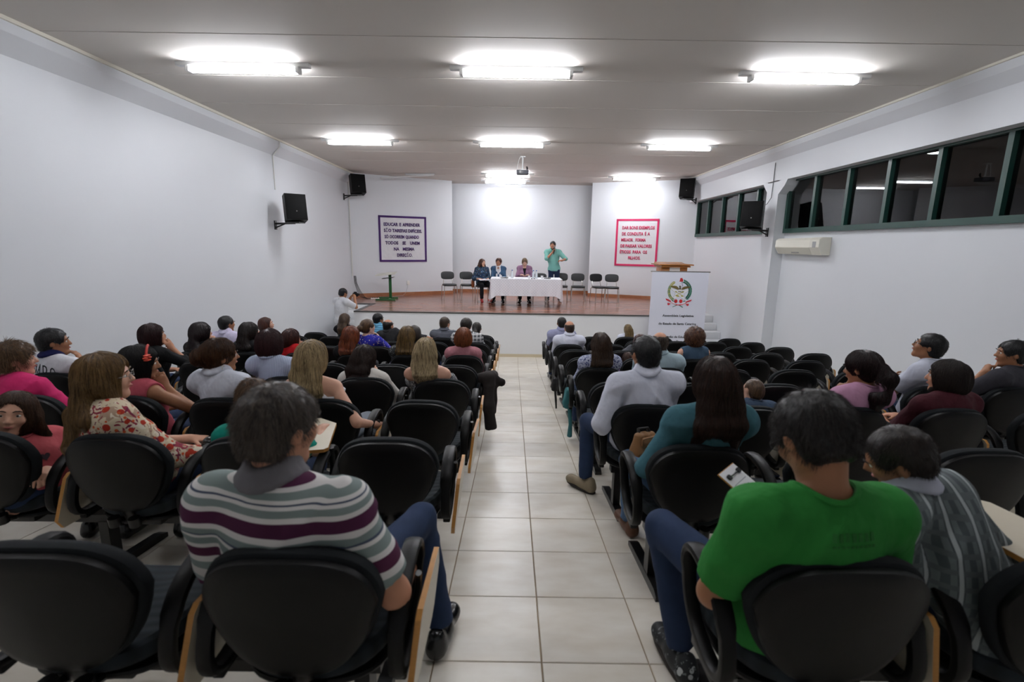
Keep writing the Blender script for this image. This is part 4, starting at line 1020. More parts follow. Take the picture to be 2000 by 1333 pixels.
        Tr.cone(hip, knee, .086*s*(.6+.4*fat), .062*s, .03); Tr.cone(knee, ank+zz*.02, .060*s, .052*s, .02, cut=True)
        o = link('shoe', SHOE, None, root, (ank[0], ank[1], ank[2]-.095*s+.008)); fa = sp.get('foot_yaw', 0); o.rotation_euler.z = math.radians(fa)*1.0+(-e*.15); o.scale = (s, s, s)
        if not SHOE.materials: SHOE.materials.append(None)
        o.material_slots[0].link = 'OBJECT'; o.material_slots[0].material = sp.get('shoe', shoe_black)
        if sp.get('sole'):
            link('sole', SOLE, [sole_m], o)
    Tr.fn = fold_fn(.006, 3+sp.get('seed', 1)); link('trousers', Tr.mesh('trousers', max(h*1.2, .0115)), Tm, root)
    # ---- hair
    st, c1, c2 = sp['hair'][:3]; op = sp['hair'][3] if len(sp['hair']) > 3 else {}
    Q = SDF(); th = op.get('th', .010); hm = hair_mesh_mat(c1, c2); back = -fr
    r0 = V3(.076, .096, .085)
    Q.ell(Hf(0, -.013, .031), (r0+th)*s, R, .02); Q.ell(Hf(0, -.048, -.030), V3(.060+th*.7, .050+th*.7, .062)*s, R, .03)
    longish = st in ('long', 'bob', 'pony_low')
    if st in ('bob', 'long', 'curly'):
        ln = op.get('bob', .10); wd = op.get('wd', .094)
        Q.ell(Hf(0, -.022, -.025), V3(wd, .100+th*.6, ln)*s, R, .03)
    if st == 'curly': Q.ell(Hf(0, -.02, .01), V3(.122, .122, .128)*s, R, .03)
    if st == 'long':
        L_ = op.get('len', .36)
        for o_ in (-.06, -.02, .02, .06):
            p0 = Hf(o_*.9, -.065, -.02); p1 = Hf(o_*1.05, -.085, -.10); p2 = N+lat*o_*1.15*s*op.get('spread', 1)+back*.088*s-up*.04*s; p3 = q(1-L_/max(Lt, .3)*.62)+lat*o_*1.2*s*op.get('spread', 1)+back*.150*s; p4 = q(max(.1, 1-L_/max(Lt, .3)))+lat*o_*1.0*s+back*.150*s
            if not stand:
                for p_ in (p3, p4):
                    if p_[2] < .95: p_[1] = max(p_[1], .07+.25*(.95-p_[2]))
            if op.get('sway'): p3 = p3+lat*op['sway']; p4 = p4+lat*op['sway']*1.6
            Q.cone(p0, p1, .042*s, .040*s, .03); Q.cone(p1, p2, .040*s, .036*s, .03); Q.cone(p2, p3, .036*s, .030*s, .03); Q.cone(p3, p4, .030*s, .014*s, .03)
        if op.get('front'):
            for e in (-1, 1): Q.cone(Hf(e*.078, .0, -.03), N+lat*e*.105*s+fr*.05*s-up*.02*s, .026*s, .026*s, .03); Q.cone(N+lat*e*.105*s+fr*.05*s-up*.02*s, q(.7, .13)+lat*e*.09*s, .026*s, .014*s, .03)
    if st == 'bun': Q.ell(Hf(*op.get('at', (0, -.125, .0))), V3(.045, .040, .045)*s*op.get('size', 1), R, .015)
    if st == 'pony':
        a = Hf(0, -.120, .0); b_ = a+(-fr*.05-zz*.05)*s; c_ = N-fr*.105*s-up*.02*s; d_ = c_-up*op.get('len', .16)*s-fr*.02*s
        Q.ell(a, V3(.035, .03, .035)*s, R, .015); Q.cone(a, b_, .03*s, .045*s, .02); Q.cone(b_, c_, .045*s, .055*s, .03); Q.cone(c_, d_, .055*s, .02*s, .03)
    fz_ = op.get('hl', 0)      # hairline shift
    Q.ell(Hf(0, .115, -.040+fz_), V3(.070 if st in ('bob', 'long', 'curly') else .076, .078, .110)*s, R, .012, 's')
    if st in ('short', 'bun', 'pony', 'bald'):
        for e in (-1, 1): Q.ell(Hf(e*.092, .022, -.03), V3(.030, .040, .042)*s, R, .01, 's')
        Q.ell(Hf(0, -.09, -.115), V3(.10, .09, .045)*s, R, .015, 's')
    if st == 'bald': Q.ell(Hf(0, .01, .105), V3(.070*op.get('b', 1), .10*op.get('b', 1), .070)*s, R, .012, 's')
    sd = sp.get('seed', 1)
    if st == 'curly': Q.fn = lambda x, y, z: f32(.010)*(np.sin(75*x+2*np.sin(60*z)+sd)*np.sin(75*y+2*np.sin(50*x))*np.sin(75*z+2*np.sin(64*y)))
    elif st in ('long', 'bob', 'pony'): Q.fn = lambda x, y, z: f32(.0030)*np.sin(85*(x+.35*y)+1.6*np.sin(5*z+sd)+3*np.sin(16*y))*(.6+.4*np.sin(37*x+3*z))
    else: Q.fn = lambda x, y, z: f32(.0028)*np.sin(90*x+4*np.sin(22*z+sd)+2*y)*np.sin(70*y+3*np.sin(35*x))
    hair = link('hair', Q.mesh('hair', h*.95), hm, root)
    ns = sp.get('strands', 0)
    if ns:
        crown = Hf(0, -.035, .115); upv = R @ V3(0, 0, 1)
        if st in ('short', 'bald', 'curly') or op.get('crop'):
            def flow(p):
                v = p-crown; v = v/np.maximum(1e-6, np.linalg.norm(v, axis=1, keepdims=True)); return v*.8+np.array([0, 0, -.35])
            Pp = strands(Q, hair.data, ns, 5, 0, flow, (op.get('sl', .026)*s, op.get('wild', 1.0)), rng, upv, None)
        else:
            def flow(p):
                v = p-crown; d_ = np.linalg.norm(v, axis=1, keepdims=True); v = v/np.maximum(1e-6, d_); k_ = np.clip(1-d_/.16, 0, 1); return v*k_*1.4+np.array([0, 0, -1.0])
            n_st = 12 if st == 'long' else 8
            Pp = strands(Q, hair.data, ns, n_st, (.016 if st == 'long' else .011)*s, flow, None, rng, upv, None)
        if Pp is not None and not stand: Pp[:, :, 1] = np.where(Pp[:, :, 2] < .90, np.maximum(Pp[:, :, 1], .065+.2*(.90-Pp[:, :, 2])), Pp[:, :, 1])
        if Pp is not None: strands_obj(Pp, sp.get('srad', .0007), hm, hair)
    for fn in sp.get('extra', []): fn(root, dict(G=G, H=H, Hf=Hf, R=R, N=N, q=q, lat=lat, fr=fr, up=up, s=s, hands=hands, h=h))
    return root
# ------------------------------------------------------------------ clothing materials
def coord(N, L, kind='Object'):
    tc = N.new('ShaderNodeTexCoord'); return tc.outputs[kind]
def cloth(name, col, rough=.85, **k): return M(name, col, rough, .2, bump=k.get('bump', (7.5, .8, .035)), var=k.get('var', (14, .05)), stretch=(1, 1, .7))
def stripes(name, stops, expr, freq, off=0, clamp=False, wob=0):
    """bands of flat colour along expr=(x,y,z) weights"""
    m = bpy.data.materials.new(name); m.use_nodes = True; nt, N, L = nodes(m); b = N['Principled BSDF']; b.inputs['Roughness'].default_value = .85; b.inputs['Specular IOR Level'].default_value = .2
    d = N.new('ShaderNodeVectorMath'); d.operation = 'DOT_PRODUCT'; d.inputs[1].default_value = expr; L.new(coord(N, L), d.inputs[0])
    a = N.new('ShaderNodeMath'); a.operation = 'MULTIPLY_ADD'; a.inputs[1].default_value = freq; a.inputs[2].default_value = off; L.new(d.outputs['Value'], a.inputs[0]); o = a.outputs[0]
    if not clamp:
        f = N.new('ShaderNodeMath'); f.operation = 'FRACT'; L.new(o, f.inputs[0]); o = f.outputs[0]
    r = N.new('ShaderNodeValToRGB'); r.color_ramp.interpolation = 'CONSTANT'; e = r.color_ramp.elements
    while len(e) < len(stops): e.new(.5)
    for i, (p, c) in enumerate(stops): e[i].position = p; e[i].color = lin(c)
    L.new(o, r.inputs[0]); L.new(r.outputs[0], b.inputs['Base Color']); MATS[name] = m; return m
def mixes(name, base, layers, rough=.85):
    """base colour with printed blobs: layers of (kind, scale, threshold, colour)"""
    m = bpy.data.materials.new(name); m.use_nodes = True; nt, N, L = nodes(m); b = N['Principled BSDF']; b.inputs['Roughness'].default_value = rough; b.inputs['Specular IOR Level'].default_value = .2
    cur = None; co = coord(N, L)
    for k, sc_, th, col in layers:
        if k == 'v': t = N.new('ShaderNodeTexVoronoi'); t.inputs['Scale'].default_value = sc_; L.new(co, t.inputs['Vector']); out = t.outputs['Distance']; op = 'LESS_THAN'
        elif k == 'n': t = N.new('ShaderNodeTexNoise'); t.inputs['Scale'].default_value = sc_; t.inputs['Detail'].default_value = 2; t.inputs['Distortion'].default_value = 1.5; L.new(co, t.inputs['Vector']); out = t.outputs['Fac']; op = 'GREATER_THAN'
        else: t = N.new('ShaderNodeTexWave'); t.bands_direction = k; t.inputs['Scale'].default_value = sc_; t.inputs['Distortion'].default_value = 0; L.new(co, t.inputs['Vector']); out = t.outputs['Fac']; op = 'GREATER_THAN'
        g = N.new('ShaderNodeMath'); g.operation = op; g.inputs[1].default_value = th; L.new(out, g.inputs[0])
        mx = N.new('ShaderNodeMix'); mx.data_type = 'RGBA'; L.new(g.outputs[0], mx.inputs[0])
        if cur is None: mx.inputs[6].default_value = lin(base)
        else: L.new(cur, mx.inputs[6])
        mx.inputs[7].default_value = lin(col); cur = mx.outputs[2]
    L.new(cur, b.inputs['Base Color']); MATS[name] = m; return m
jeans_m = M('blue jeans', '#26344F', .85, .2, bump=(250, .3, .002), var=(12, .25)); jeans_l = M('light jeans', '#4C6583', .85, .2, bump=(250, .3, .002), var=(10, .3))
dark_pants = M('dark trousers', '#15161A', .85, .2); grey_pants = M('grey trousers', '#7C838C', .85, .2, var=(12, .1)); white_pants = M('white trousers', '#C9C9CF', .8)
shoe_black = M('black leather', '#0B0B0C', .25, .5, bump=(60, .2, .003)); shoe_tan = M('beige suede', '#8C7F69', .8); shoe_brown = M('brown leather', '#5B3B28', .5); shoe_red = M('red leather', '#A02B2B', .4)
shoe_sport = mixes('sneaker', '#2A2C2E', [('v', 26, .28, '#B9BDBE'), ('n', 30, .62, '#6C7072')], .5); sole_m = M('rubber sole', '#2C2622', .7)
polo = stripes('striped polo', [(0, '#C9C6C4'), (.08, '#7E8B89'), (.16, '#D4D2D0'), (.22, '#50253F'), (.32, '#D4D2D0'), (.36, '#7E8B89'), (.44, '#D8D6D4'), (.47, '#4C5568'), (.49, '#7E8B89'), (.55, '#D8D6D4'), (.60, '#4D2340'), (.70, '#D8D6D4'), (.735, '#7E8B89'), (.785, '#DAD8D6'), (.805, '#4C5568'), (.82, '#DAD8D6'), (.84, '#7E8B89'), (.885, '#D8D6D4'), (.91, '#4D2340'), (.955, '#8E9796')], (0, -.10, 1), 2.8, -1.9)
plaid_bw = mixes('black and white plaid', '#16171B', [('X', 11, .62, '#6F7276'), ('Z', 11, .62, '#8E9194'), ('X', 5.5, .93, '#DADADA'), ('Z', 5.5, .93, '#DADADA')])
plaid_grey = mixes('grey plaid', '#4E5658', [('X', 9, .6, '#6A7274'), ('Z', 7, .75, '#5C6466'), ('X', 4.5, .94, '#A9B0B2')])
floral = mixes('cream floral', '#CDBFA4', [('n', 8, .54, '#A98F7A'), ('n', 13, .60, '#D9CFBD'), ('n', 17, .61, '#8B3342'), ('v', 17, .30, '#A8321F'), ('v', 30, .22, '#C4552B'), ('n', 26, .64, '#6E2742')])
blue_flow = mixes('blue with flowers', '#23258C', [('v', 26, .20, '#C9C2A0'), ('n', 40, .66, '#B59FA0')])
patt = mixes('navy print', '#AEB3C6', [('v', 34, .30, '#3C4468'), ('n', 45, .58, '#59608A')])
snake = mixes('grey print chiffon', '#8F9192', [('n', 30, .52, '#4A4D52'), ('v', 28, .2, '#C4C4C4')])
multi = mixes('blue floral blouse', '#24364F', [('v', 22, .27, '#5F7FA6'), ('v', 31, .2, '#8A7A54'), ('n', 26, .64, '#5A6F4C')])
grey_str = stripes('grey striped shirt', [(0, '#4B4E57'), (.7, '#7C7F88')], (0, 0, 1), 38)
blue_str = stripes('pale blue striped shirt', [(0, '#98A3BC'), (.5, '#B7C1D4')], (1, .2, 0), 70)
cyan_str = stripes('cyan striped shirt', [(0, '#6FB4D8'), (.5, '#1E4C74'), (.7, '#8CC6E0')], (0, 0, 1), 26)
W = lambda n, c: cloth(n, c)
white_sh = W('white shirt', '#D3D6E4'); teal_sw = W('teal sweater', '#3C6570'); green_t = W('green t-shirt', '#2A7A33'); pink_t = W('hot pink', '#C42B66'); coral = W('coral t-shirt', '#B5535A')
denim_w = W('white denim', '#C6CAD6'); black_j = W('black jacket', '#121214'); red_top = W('red top', '#B3161D'); auburn_pink = W('dusty pink', '#A77078'); lilac_sh = W('lilac shirt', '#C9C2DA')
maroon_t = W('maroon t-shirt', '#3E141D'); grey_t = W('dark grey t-shirt', '#37363C'); rose = W('rose blouse', '#B98AA6'); ltblue = W('light blue shirt', '#A9BFC8'); denim_bl = W('denim sleeveless', '#41566B')
tank_w = W('white tank', '#D6D6DA'); cream_bl = W('cream blouse', '#CFCBC4'); brown_j = W('dark grey jacket', '#2A2A2C'); mint = W('mint shirt', '#7DB8AE'); mauve = W('mauve jacket', '#8E6C86'); denim_j = W('denim jacket', '#36506B'); grey_lil = W('grey lilac shirt', '#9497B4'); purple_t = W('purple top', '#8A6FA8'); teal_g = W('emerald t-shirt', '#118272'); green_col = W('grey collar', '#6E6C70')

# ---- small extras worn or held
def hairclip(col, at):
    def f(root, c):
        o = MB().box((-.022, -.008, -.012), (.022, .008, .012), .006).obj('hair_clip', M('clip '+col, col, .35), root, True, tuple(c['Hf'](*at))); return o
    return f
def flower_band(root, c):
    m = MB(); P = [c['Hf'](math.sin(a)*.094, .035, .030+.094*math.cos(a)) for a in np.linspace(-1.5, 1.5, 14)]; m.tube(P, .008, 6)
    m.obj('headband', M('red headband', '#B23028', .6), root, True)
    m = MB(); ctr = c['Hf'](.088, .035, .055)
    for k in range(6):
        a = k*PI/3; m.lathe([(.002, -.006), (.014, -.004), (.016, .002), (.004, .007)], tuple(ctr+V3(.008, math.cos(a)*.018, math.sin(a)*.018)), 8)
    m.obj('flower', M('coral flower', '#D4533F', .6), root, True)
def glasses(dark=False):
    def f(root, c):
        m = MB()
        for e in (-1, 1):
            m.tube([c['Hf'](e*.031+.021*math.cos(a), .108-.004*abs(math.cos(a)), .006+.016*math.sin(a)) for a in np.linspace(0, 2*PI, 13)], .0014, 5)
            m.tube([c['Hf'](e*.052, .103, .009), c['Hf'](e*.074, .05, .009), c['Hf'](e*.080, -.005, .006)], .0016, 5)
        m.tube([c['Hf'](-.010, .107, .010), c['Hf'](.010, .107, .010)], .0015, 5); m.obj('glasses', black_sm if dark else grey_steel, root, True)
    return f
def earring(e, col='#D9D4C8', r=.008, ring=False):
    def f(root, c):
        p = c['Hf'](e*.082, -.008, -.040)
        if ring: MB().tube([p+V3(0, .014*math.sin(a), -.014+.014*math.cos(a)) for a in np.linspace(0, 2*PI, 12)], .002, 5).obj('earring', M('ear '+col, col, .25), root, True)
        else: MB().lathe([(.0005, -r), (r*.8, -r*.5), (r, 0), (r*.8, r*.5), (.0005, r)], tuple(p), 10).obj('earring', M('ear '+col, col, .25), root, True)
    return f
def stubble(root, c):
    K = SDF(); s = c['s']; R = c['R']; Hf = c['Hf']
    K.cone(Hf(0, .023, -.062), Hf(0, .066, -.098), .049*s, .022*s, .02)
    for e in (-1, 1): K.cone(Hf(e*.058, .0, -.02), Hf(e*.02, .055, -.09), .018*s, .022*s, .02)
    K.ell(Hf(0, .12, -.048), V3(.03, .035, .016)*s, R, .008, 's'); K.plane(Hf(0, 0, -.03), R @ V3(0, .3, 1))
    link('beard', K.mesh('beard', .009), M('beard', '#1F1713', .8, .2), root)
def on_surface(c, p0, d):
    t = np.linspace(.30, 0, 121); P = p0+np.outer(t, d); f = c['G'].pts(P); k = int(np.argmax(f < .0)); p = P[k] if f[k] < 0 else p0+d*.14
    f0, g = c['G'].grad(p[None]); return p+g[0]*.002, unit(g[0])
def print_at(root, c, me, z, u, front, mat, name, dz=0):
    d = c['fr']*(1 if front else -1); p, n = on_surface(c, c['q'](z)+c['lat']*u*c['s']+c['up']*dz, d)
    o = link(name, me, mat, root, tuple(p)); x = unit(np.cross(V3(0, 0, 1), n)); o.rotation_euler = Matrix(np.stack([x, np.cross(n, x), n], 1).tolist()).transposed().transposed().to_euler(); return o
def back_print(text_, w_, h_, z, col, arc=0):
    def f(root, c):
        for i, ch in enumerate(text_):
            u = (i-(len(text_)-1)/2)*w_; print_at(root, c, text_mesh(ch, w_*.72, h_, .002, .012), z, u, False, M('print '+col, col, .7), 'printed_letter', -arc*u*u)
    return f
def back_mark(root, c):
    m_ = M('green print', '#1A6423', .8)
    for i in range(7): print_at(root, c, MB().box((-.0055, -.011, 0), (.0055, .011, .001)).mesh('mark'), .90, (i-3)*.0165, False, m_, 'printed_mark')
    for i in range(10): print_at(root, c, MB().box((-.004, -.003, 0), (.004, .003, .001)).mesh('mark'), .845, (i-4.5)*.0115, False, m_, 'printed_mark')
def heart_print(root, c):
    for u in (-.022, .022):
        P = [(.021*math.sin(t)**3, .0014*(13*math.cos(t)-5*math.cos(2*t)-2*math.cos(3*t)-math.cos(4*t))) for t in np.linspace(0, 2*PI, 20)[:-1]]
        print_at(root, c, MB().prism(P, 'z', 0, .0015).mesh('heart'), .66, u, True, M('heart print', '#3A2A33', .7), 'printed_heart')
# ------------------------------------------------------------------ who sits where
fem, male = dict(fem=True), dict(fem=False)
def stage_yaw(x, y): return -math.degrees(math.atan2(.4-x, 14.6-y))
def sit(key, s, k, i, hx, dy, h, short, label, hair, top_wear, **kw):
    xs = (SX_L if s == 'L' else SX_R)[i]; y = row_y(s, k); fz = chair_floor(s, k)
    SITTER[(s, k, i)] = short
    wy = kw.pop('wyaw', None); yaw = stage_yaw(xs, y)+kw.pop('dyaw', 0) if wy is None else wy
    off = hx-xs; sc = kw.get('sc', 1.0)
    sp = dict(loc=(xs, y, fz), top=(off, dy, h), pelvis=(off*.25+kw.pop('px', 0), .255+.10*(1-sc), .46+.085*sc), yaw=yaw, label=label, hair=hair, top_wear=top_wear,
              vox={0: .0085, 1: .0085, 2: .0095, 3: .0115, 4: .013}.get(k, .0155), floor=lambda a, b: floor_z(y+b)-fz, seed=len(SITTER)+3,
              strands={0: 6000, 1: 5000, 2: 3600, 3: 2400, 4: 1300, 5: 800}.get(k, 0), srad={0: .0006, 1: .0007, 2: .0008, 3: .0010, 4: .0013, 5: .0016}.get(k, .002))
    sp.update(kw); PEOPLE[key] = person(sp); return PEOPLE[key]
def TW(mat, sleeve='short', **k): d = dict(mat=mat, sleeve=sleeve); d.update(k); return d
HB, HD, HBL = ('#1B120D', '#3E2A1E'), ('#0B0908', '#1E1713'), ('#0A0A0B', '#17171A')
BLD, BRN, AUB, MAR = ('#4E3E2A', '#C2AA80'), ('#2B1D14', '#5A4028'), ('#4A2410', '#8A4A22'), ('#1C0B0D', '#3A181A')
DBL, LBR, GRY, RED = ('#4F3B22', '#8F7445'), ('#3A2817', '#7A5C36'), ('#1E1A17', '#7D7468'), ('#3E1A0C', '#8B4420')
def people():
    P = sit
    P('striped', 'L', 0, 0, -.66, .22, 1.275, 'man in the striped polo', 'grey-haired man in maroon, grey and white striped polo seated beside the aisle', ('short', '#1A1411', '#584D44', dict(th=.012, sl=.022, wild=1.1)), TW(polo, 'short', collar=green_col, loose=.016, fold=.007), skin='mid', sc=1.06, nz=.022, fat=1.10, dyaw=-26, byaw=-6, pitch=6, pants=jeans_m, knees=((-.16, -.02), (.22, .06)), feet=((-.2, .62), (.30, .72)), arms=(((-.16, .48, .60), (.6, .8, -.2), (0, 0, -1)), ((.24, .42, .56), (-.4, .9, -.2), (0, 0, -1))), seed=4)
    P('tealkid', 'L', 1, 1, -1.30, .29, 1.09, 'boy in the emerald shirt', 'brown-haired child in emerald green t-shirt bent over a raised writing tablet', ('short', '#2A1C12', '#6A4C30', dict(th=.012, sl=.03)), TW(teal_g, 'short'), sc=.77, nz=.07, dyaw=-10, pitch=28, arms=('lap', ((.16, .52, .74), (0, 1, -.1), (0, 0, -1))))
    P('floral', 'L', 1, 2, -2.03, .21, 1.23, 'woman in the floral blouse', 'woman with long light brown hair and glasses in cream and red floral blouse', ('long', '#3B2A1A', '#86683F', dict(len=.33, wd=.098, th=.014, spread=1.15, front=True)), TW(floral, 'three', scoop=.05, sf=.03, loose=.02, fold=.006), fem=True, skin='light', fat=1.12, wyaw=-62, byaw=-30, arms=('lap', ((.30, .40, .62), (-.3, .9, .1), (0, 0, -1))), extra=[glasses(), earring(1, '#D9D4C8', .010)], roll=4)
    P('girl', 'L', 1, 3, -2.52, .26, 1.015, 'girl in the coral shirt', 'young girl with brown hair in coral t-shirt turning back towards the seats behind', ('long', '#20140E', '#4B3322', dict(len=.22, front=True, th=.008, hl=.022)), TW(coral, 'short'), fem=True, sc=.95, nz=.02, skin='light', wyaw=-147, byaw=-105, roll=-10, pitch=-6, pelvis=(.06, .24, .53), arms=(((-.22, .30, .58), (0, 1, 0), (0, 0, -1)), ((.18, .20, .62), (.3, -1, 0), (0, 0, -1))), extra=[heart_print])
    P('teal', 'R', 1, 0, .98, .17, 1.27, 'woman in the teal sweater', 'woman with very long straight dark brown hair in teal sweater and jeans', ('long', '#150C09', '#3A231A', dict(len=.40, th=.014, wd=.098, spread=1.2)), TW(teal_sw, 'long', loose=.014, fold=.007), fem=True, skin='light', dyaw=4, pants=jeans_l, shoe=shoe_brown, knees=((-.19, .0), (.02, .02)), feet=((-.12, .80), (.05, .74)), arms=(((-.22, .38, .58), (.5, .8, .1), (0, 0, -1)), 'lap'))
    P('green', 'R', 0, 0, .845, .27, 1.255, 'man in the green shirt', 'black-haired man in bright green t-shirt bowing over a clipboard', ('short', '#0A0909', '#241C1A', dict(th=.014, sl=.022, wild=1.0)), TW(green_t, 'short', loose=.016, neck=.070, fold=.008), skin='tan', sc=1.06, nz=.03, fat=1.12, wyaw=12, byaw=8, pitch=34, pants=jeans_m, shoe=shoe_sport, sole=True, knees=((-.24, .02), (.12, .02)), feet=((-.20, .60), (.10, .62)), arms=(((-.13, .43, .66), (.5, .9, .1), (0, 0, -1), (-.62, -.6, -.6)), ((.10, .46, .64), (-.6, .8, 0), (0, 0, -1))), extra=[glasses(True), back_mark])
    P('plaidboy', 'R', 0, 1, 1.20, .37, 1.11, 'boy in the grey plaid shirt', 'dark-haired boy in grey plaid shirt with pale collar leaning over to read', ('short', '#120C0A', '#2C201A', dict(th=.009, sl=.018)), TW(plaid_grey, 'half', collar=M('pale collar', '#B5B9C9', .8)), skin='tan', sc=.88, wyaw=52, byaw=26, pitch=26, roll=-14, px=.06, arms=('lap', 'lap'))
    # second and third rows
    P('pinkboy', 'L', 2, 4, -3.39, .21, 1.19, 'person in hot pink', 'short brown-haired person in hot pink shirt at the picture edge by the plain wall', ('short', '#2E2014', '#6E5233', dict(th=.020, sl=.04, wild=1.3)), TW(pink_t, 'short', loose=.016), wyaw=-48, skin='light', fat=1.05)
    P('clip', 'L', 2, 3, -2.53, .23, 1.18, 'woman with the red flower band', 'black-haired woman with red flower headband and sleeveless pink top, chin on hand', ('bob', '#060606', '#161416', dict(bob=.13)), TW(W('salmon top', '#A84C58'), 'none'), fem=True, skin='tan', wyaw=-58, pitch=8, extra=[flower_band], arms=('lap', 'cheek'), curl=.9)
    P('denim', 'L', 2, 2, -1.97, .19, 1.24, 'woman in white denim', 'woman with auburn bun and hoop earring in white denim jacket', ('bun', '#1A0F0A', '#4E3018', dict(th=.012, at=(-.03, -.12, .0), size=1.25)), TW(denim_w, 'long', collar=denim_w, loose=.018, fold=.008), fem=True, skin='tan', dyaw=-34, roll=6, extra=[earring(1, '#E8E2D4', .012, True)])
    P('blondeA', 'L', 2, 1, -1.34, .17, 1.24, 'bare-shouldered blonde woman', 'blonde woman with long streaked hair in white tank top, bare shoulders', ('long', *BLD, dict(len=.46, th=.014, spread=.8, sway=.02)), TW(tank_w, 'tank'), fem=True, skin='light', dyaw=-6, pants=grey_pants, arms=('lap', ((.30, .26, .62), (0, 1, -.2), (0, 0, -1))))
    P('white', 'R', 2, 0, .90, .21, 1.30, 'man in the white shirt', 'dark-haired man in long-sleeved white shirt and jeans beside the aisle', ('short', *HBL, dict(th=.012, sl=.016)), TW(white_sh, 'long', collar=white_sh, loose=.018, fold=.010), skin='tan', sc=1.03, fat=1.08, dyaw=14, pitch=4, shoe=shoe_tan, sole=True, knees=((-.28, 0), (.10, 0)), feet=((-.30, .60), (.1, .6)), foot_yaw=30, arms=(((-.23, .36, .60), (.4, .9, -.1), (0, 0, -1)), 'lap'))
    P('smallkid', 'R', 2, 1, 1.69, .27, 1.0, 'small fair-haired boy', 'small boy with cropped fair hair, only his head above the chair back', ('short', '#3E2C1E', '#7A5E44', dict(th=.004, sl=.008)), TW(W('blue kid shirt', '#44546A'), 'short'), sc=.72, dyaw=10)
    P('pony', 'R', 2, 2, 2.36, .21, 1.22, 'woman with the black ponytail', 'woman with long black ponytail in pale rose blouse holding her face', ('pony', '#0B0707', '#2A1517', dict(th=.014, len=.17)), TW(rose, 'short'), fem=True, skin='tan', wyaw=32, pitch=10, arms=('chin', 'lap'), extra=[hairclip('#C9B8A8', (.02, -.115, .03))], curl=1.1)
    P('maroon', 'R', 2, 3, 2.97, .21, 1.165, 'bearded man in maroon', 'long-haired bearded man in dark maroon t-shirt gazing towards the stage', ('bob', '#100C0B', '#2A201C', dict(bob=.105, wd=.098, th=.012)), TW(maroon_t, 'short', loose=.018), skin='mid', wyaw=44, fat=1.08, extra=[stubble], px=.02)
    # fourth row
    P('jersey', 'L', 3, 5, -3.95, .19, 1.23, 'man in the white jersey', 'black-haired man in white sports jersey with dark lettering by the plain wall', ('short', *HBL, dict(th=.012, sl=.015)), TW(W('white jersey', '#CFD0D6'), 'short', collar=W('navy collar', '#1C1F4A'), loose=.016), skin='tan', wyaw=-52, byaw=-14, arms=('lap', 'chin'), extra=[back_print('WXADO', .058, .075, .86, '#20262A', 2.0)])
    P('bob', 'L', 3, 2, -2.08, .19, 1.25, 'woman in the pale blue striped shirt', 'woman with dark maroon bob in pale blue striped shirt', ('bob', *MAR, dict(bob=.12, wd=.108, th=.014)), TW(blue_str, 'short', collar=blue_str), fem=True, skin='tan', fat=1.12, dyaw=-8)
    P('whiteblouse', 'L', 3, 1, -1.27, .23, 1.12, 'woman in the cream blouse', 'woman with straight dark brown shoulder-length hair in loose cream blouse', ('long', '#140D0B', '#33231C', dict(len=.16, th=.012)), TW(cream_bl, 'three', loose=.026, fold=.007), fem=True, skin='light', dyaw=-10, pitch=14, pants=white_pants, arms=('lap', 'cheek'))
    P('blondeB', 'L', 3, 0, -.74, .17, 1.20, 'blonde woman in the off-shoulder blouse', 'blonde woman with long pale hair in grey off-shoulder blouse with black straps', ('long', '#57472F', '#CDB890', dict(len=.50, th=.012, spread=.85, sway=-.03)), TW(snake, 'off', straps=black_j, loose=.02), fem=True, skin='light', dyaw=4)
    P('whitetee', 'R', 3, 4, 3.64, .21, 1.29, 'man in the white t-shirt', 'man with cropped black hair in white t-shirt leaning back to look up', ('short', *HBL, dict(th=.012, sl=.012)), TW(W('white tee', '#C4C8D6'), 'short', loose=.018), skin='tan', wyaw=50, pitch=-16, byaw=34, arms=('crossed', 'crossed'), extra=[glasses(True)])
    P('greychin', 'R', 3, 5, 4.32, .21, 1.25, 'man in the dark grey t-shirt', 'black-haired man in dark grey t-shirt with fist under his chin', ('short', *HBL, dict(th=.013, sl=.018)), TW(grey_t, 'short', loose=.016), skin='tan', wyaw=62, byaw=22, arms=('chin', 'crossed'), curl=1.3)
    # fifth to seventh rows
    P('darkjacket', 'L', 4, 5, -3.78, .21, 1.23, 'woman in the black jacket with hand to face', 'woman with dark red bob in black jacket, hand to her face, by the plain wall', ('bob', '#150A0A', '#34191A', dict(bob=.13, wd=.10)), TW(black_j, 'three'), fem=True, skin='mid', wyaw=-48, arms=('lap', 'cheek'))
    P('pattern', 'R', 4, 0, .92, .17, 1.21, 'woman in the navy print blouse', 'woman with straight brown hair over one shoulder in navy and white print blouse', ('long', '#1C120D', '#4A3424', dict(len=.16, th=.014, sway=-.03)), TW(patt, 'long', scoop=.045), fem=True, skin='light', dyaw=6, fat=1.05)
    P('lightblue', 'R', 4, 1, 1.54, .19, 1.23, 'balding man in the light blue shirt', 'balding man in light blue shirt half hidden by the man in white', ('bald', '#2A201A', '#54463A', dict(th=.006)), TW(ltblue, 'short', collar=ltblue, loose=.02), skin='mid', dyaw=-16, fat=1.12)
    P('curlyblack', 'L', 5, 5, -3.84, .19, 1.20, 'woman with long curly black hair', 'woman with long curly black hair in black jacket, face turned to the stage', ('long', '#0D0809', '#231416', dict(len=.26, th=.02, wd=.11)), TW(black_j, 'long'), fem=True, skin='light', wyaw=-52, fat=1.1, arms=('lap', 'cheek'))
    P('blackhair', 'L', 5, 4, -3.24, .19, 1.22, 'woman in the black sequin top', 'woman with smooth dark shoulder-length hair in black sparkling top', ('long', '#0E0A09', '#261C18', dict(len=.14)), TW(mixes('black sparkle', '#141416', [('v', 60, .2, '#5A5A60')]), 'long'), fem=True, skin='light', wyaw=-46)
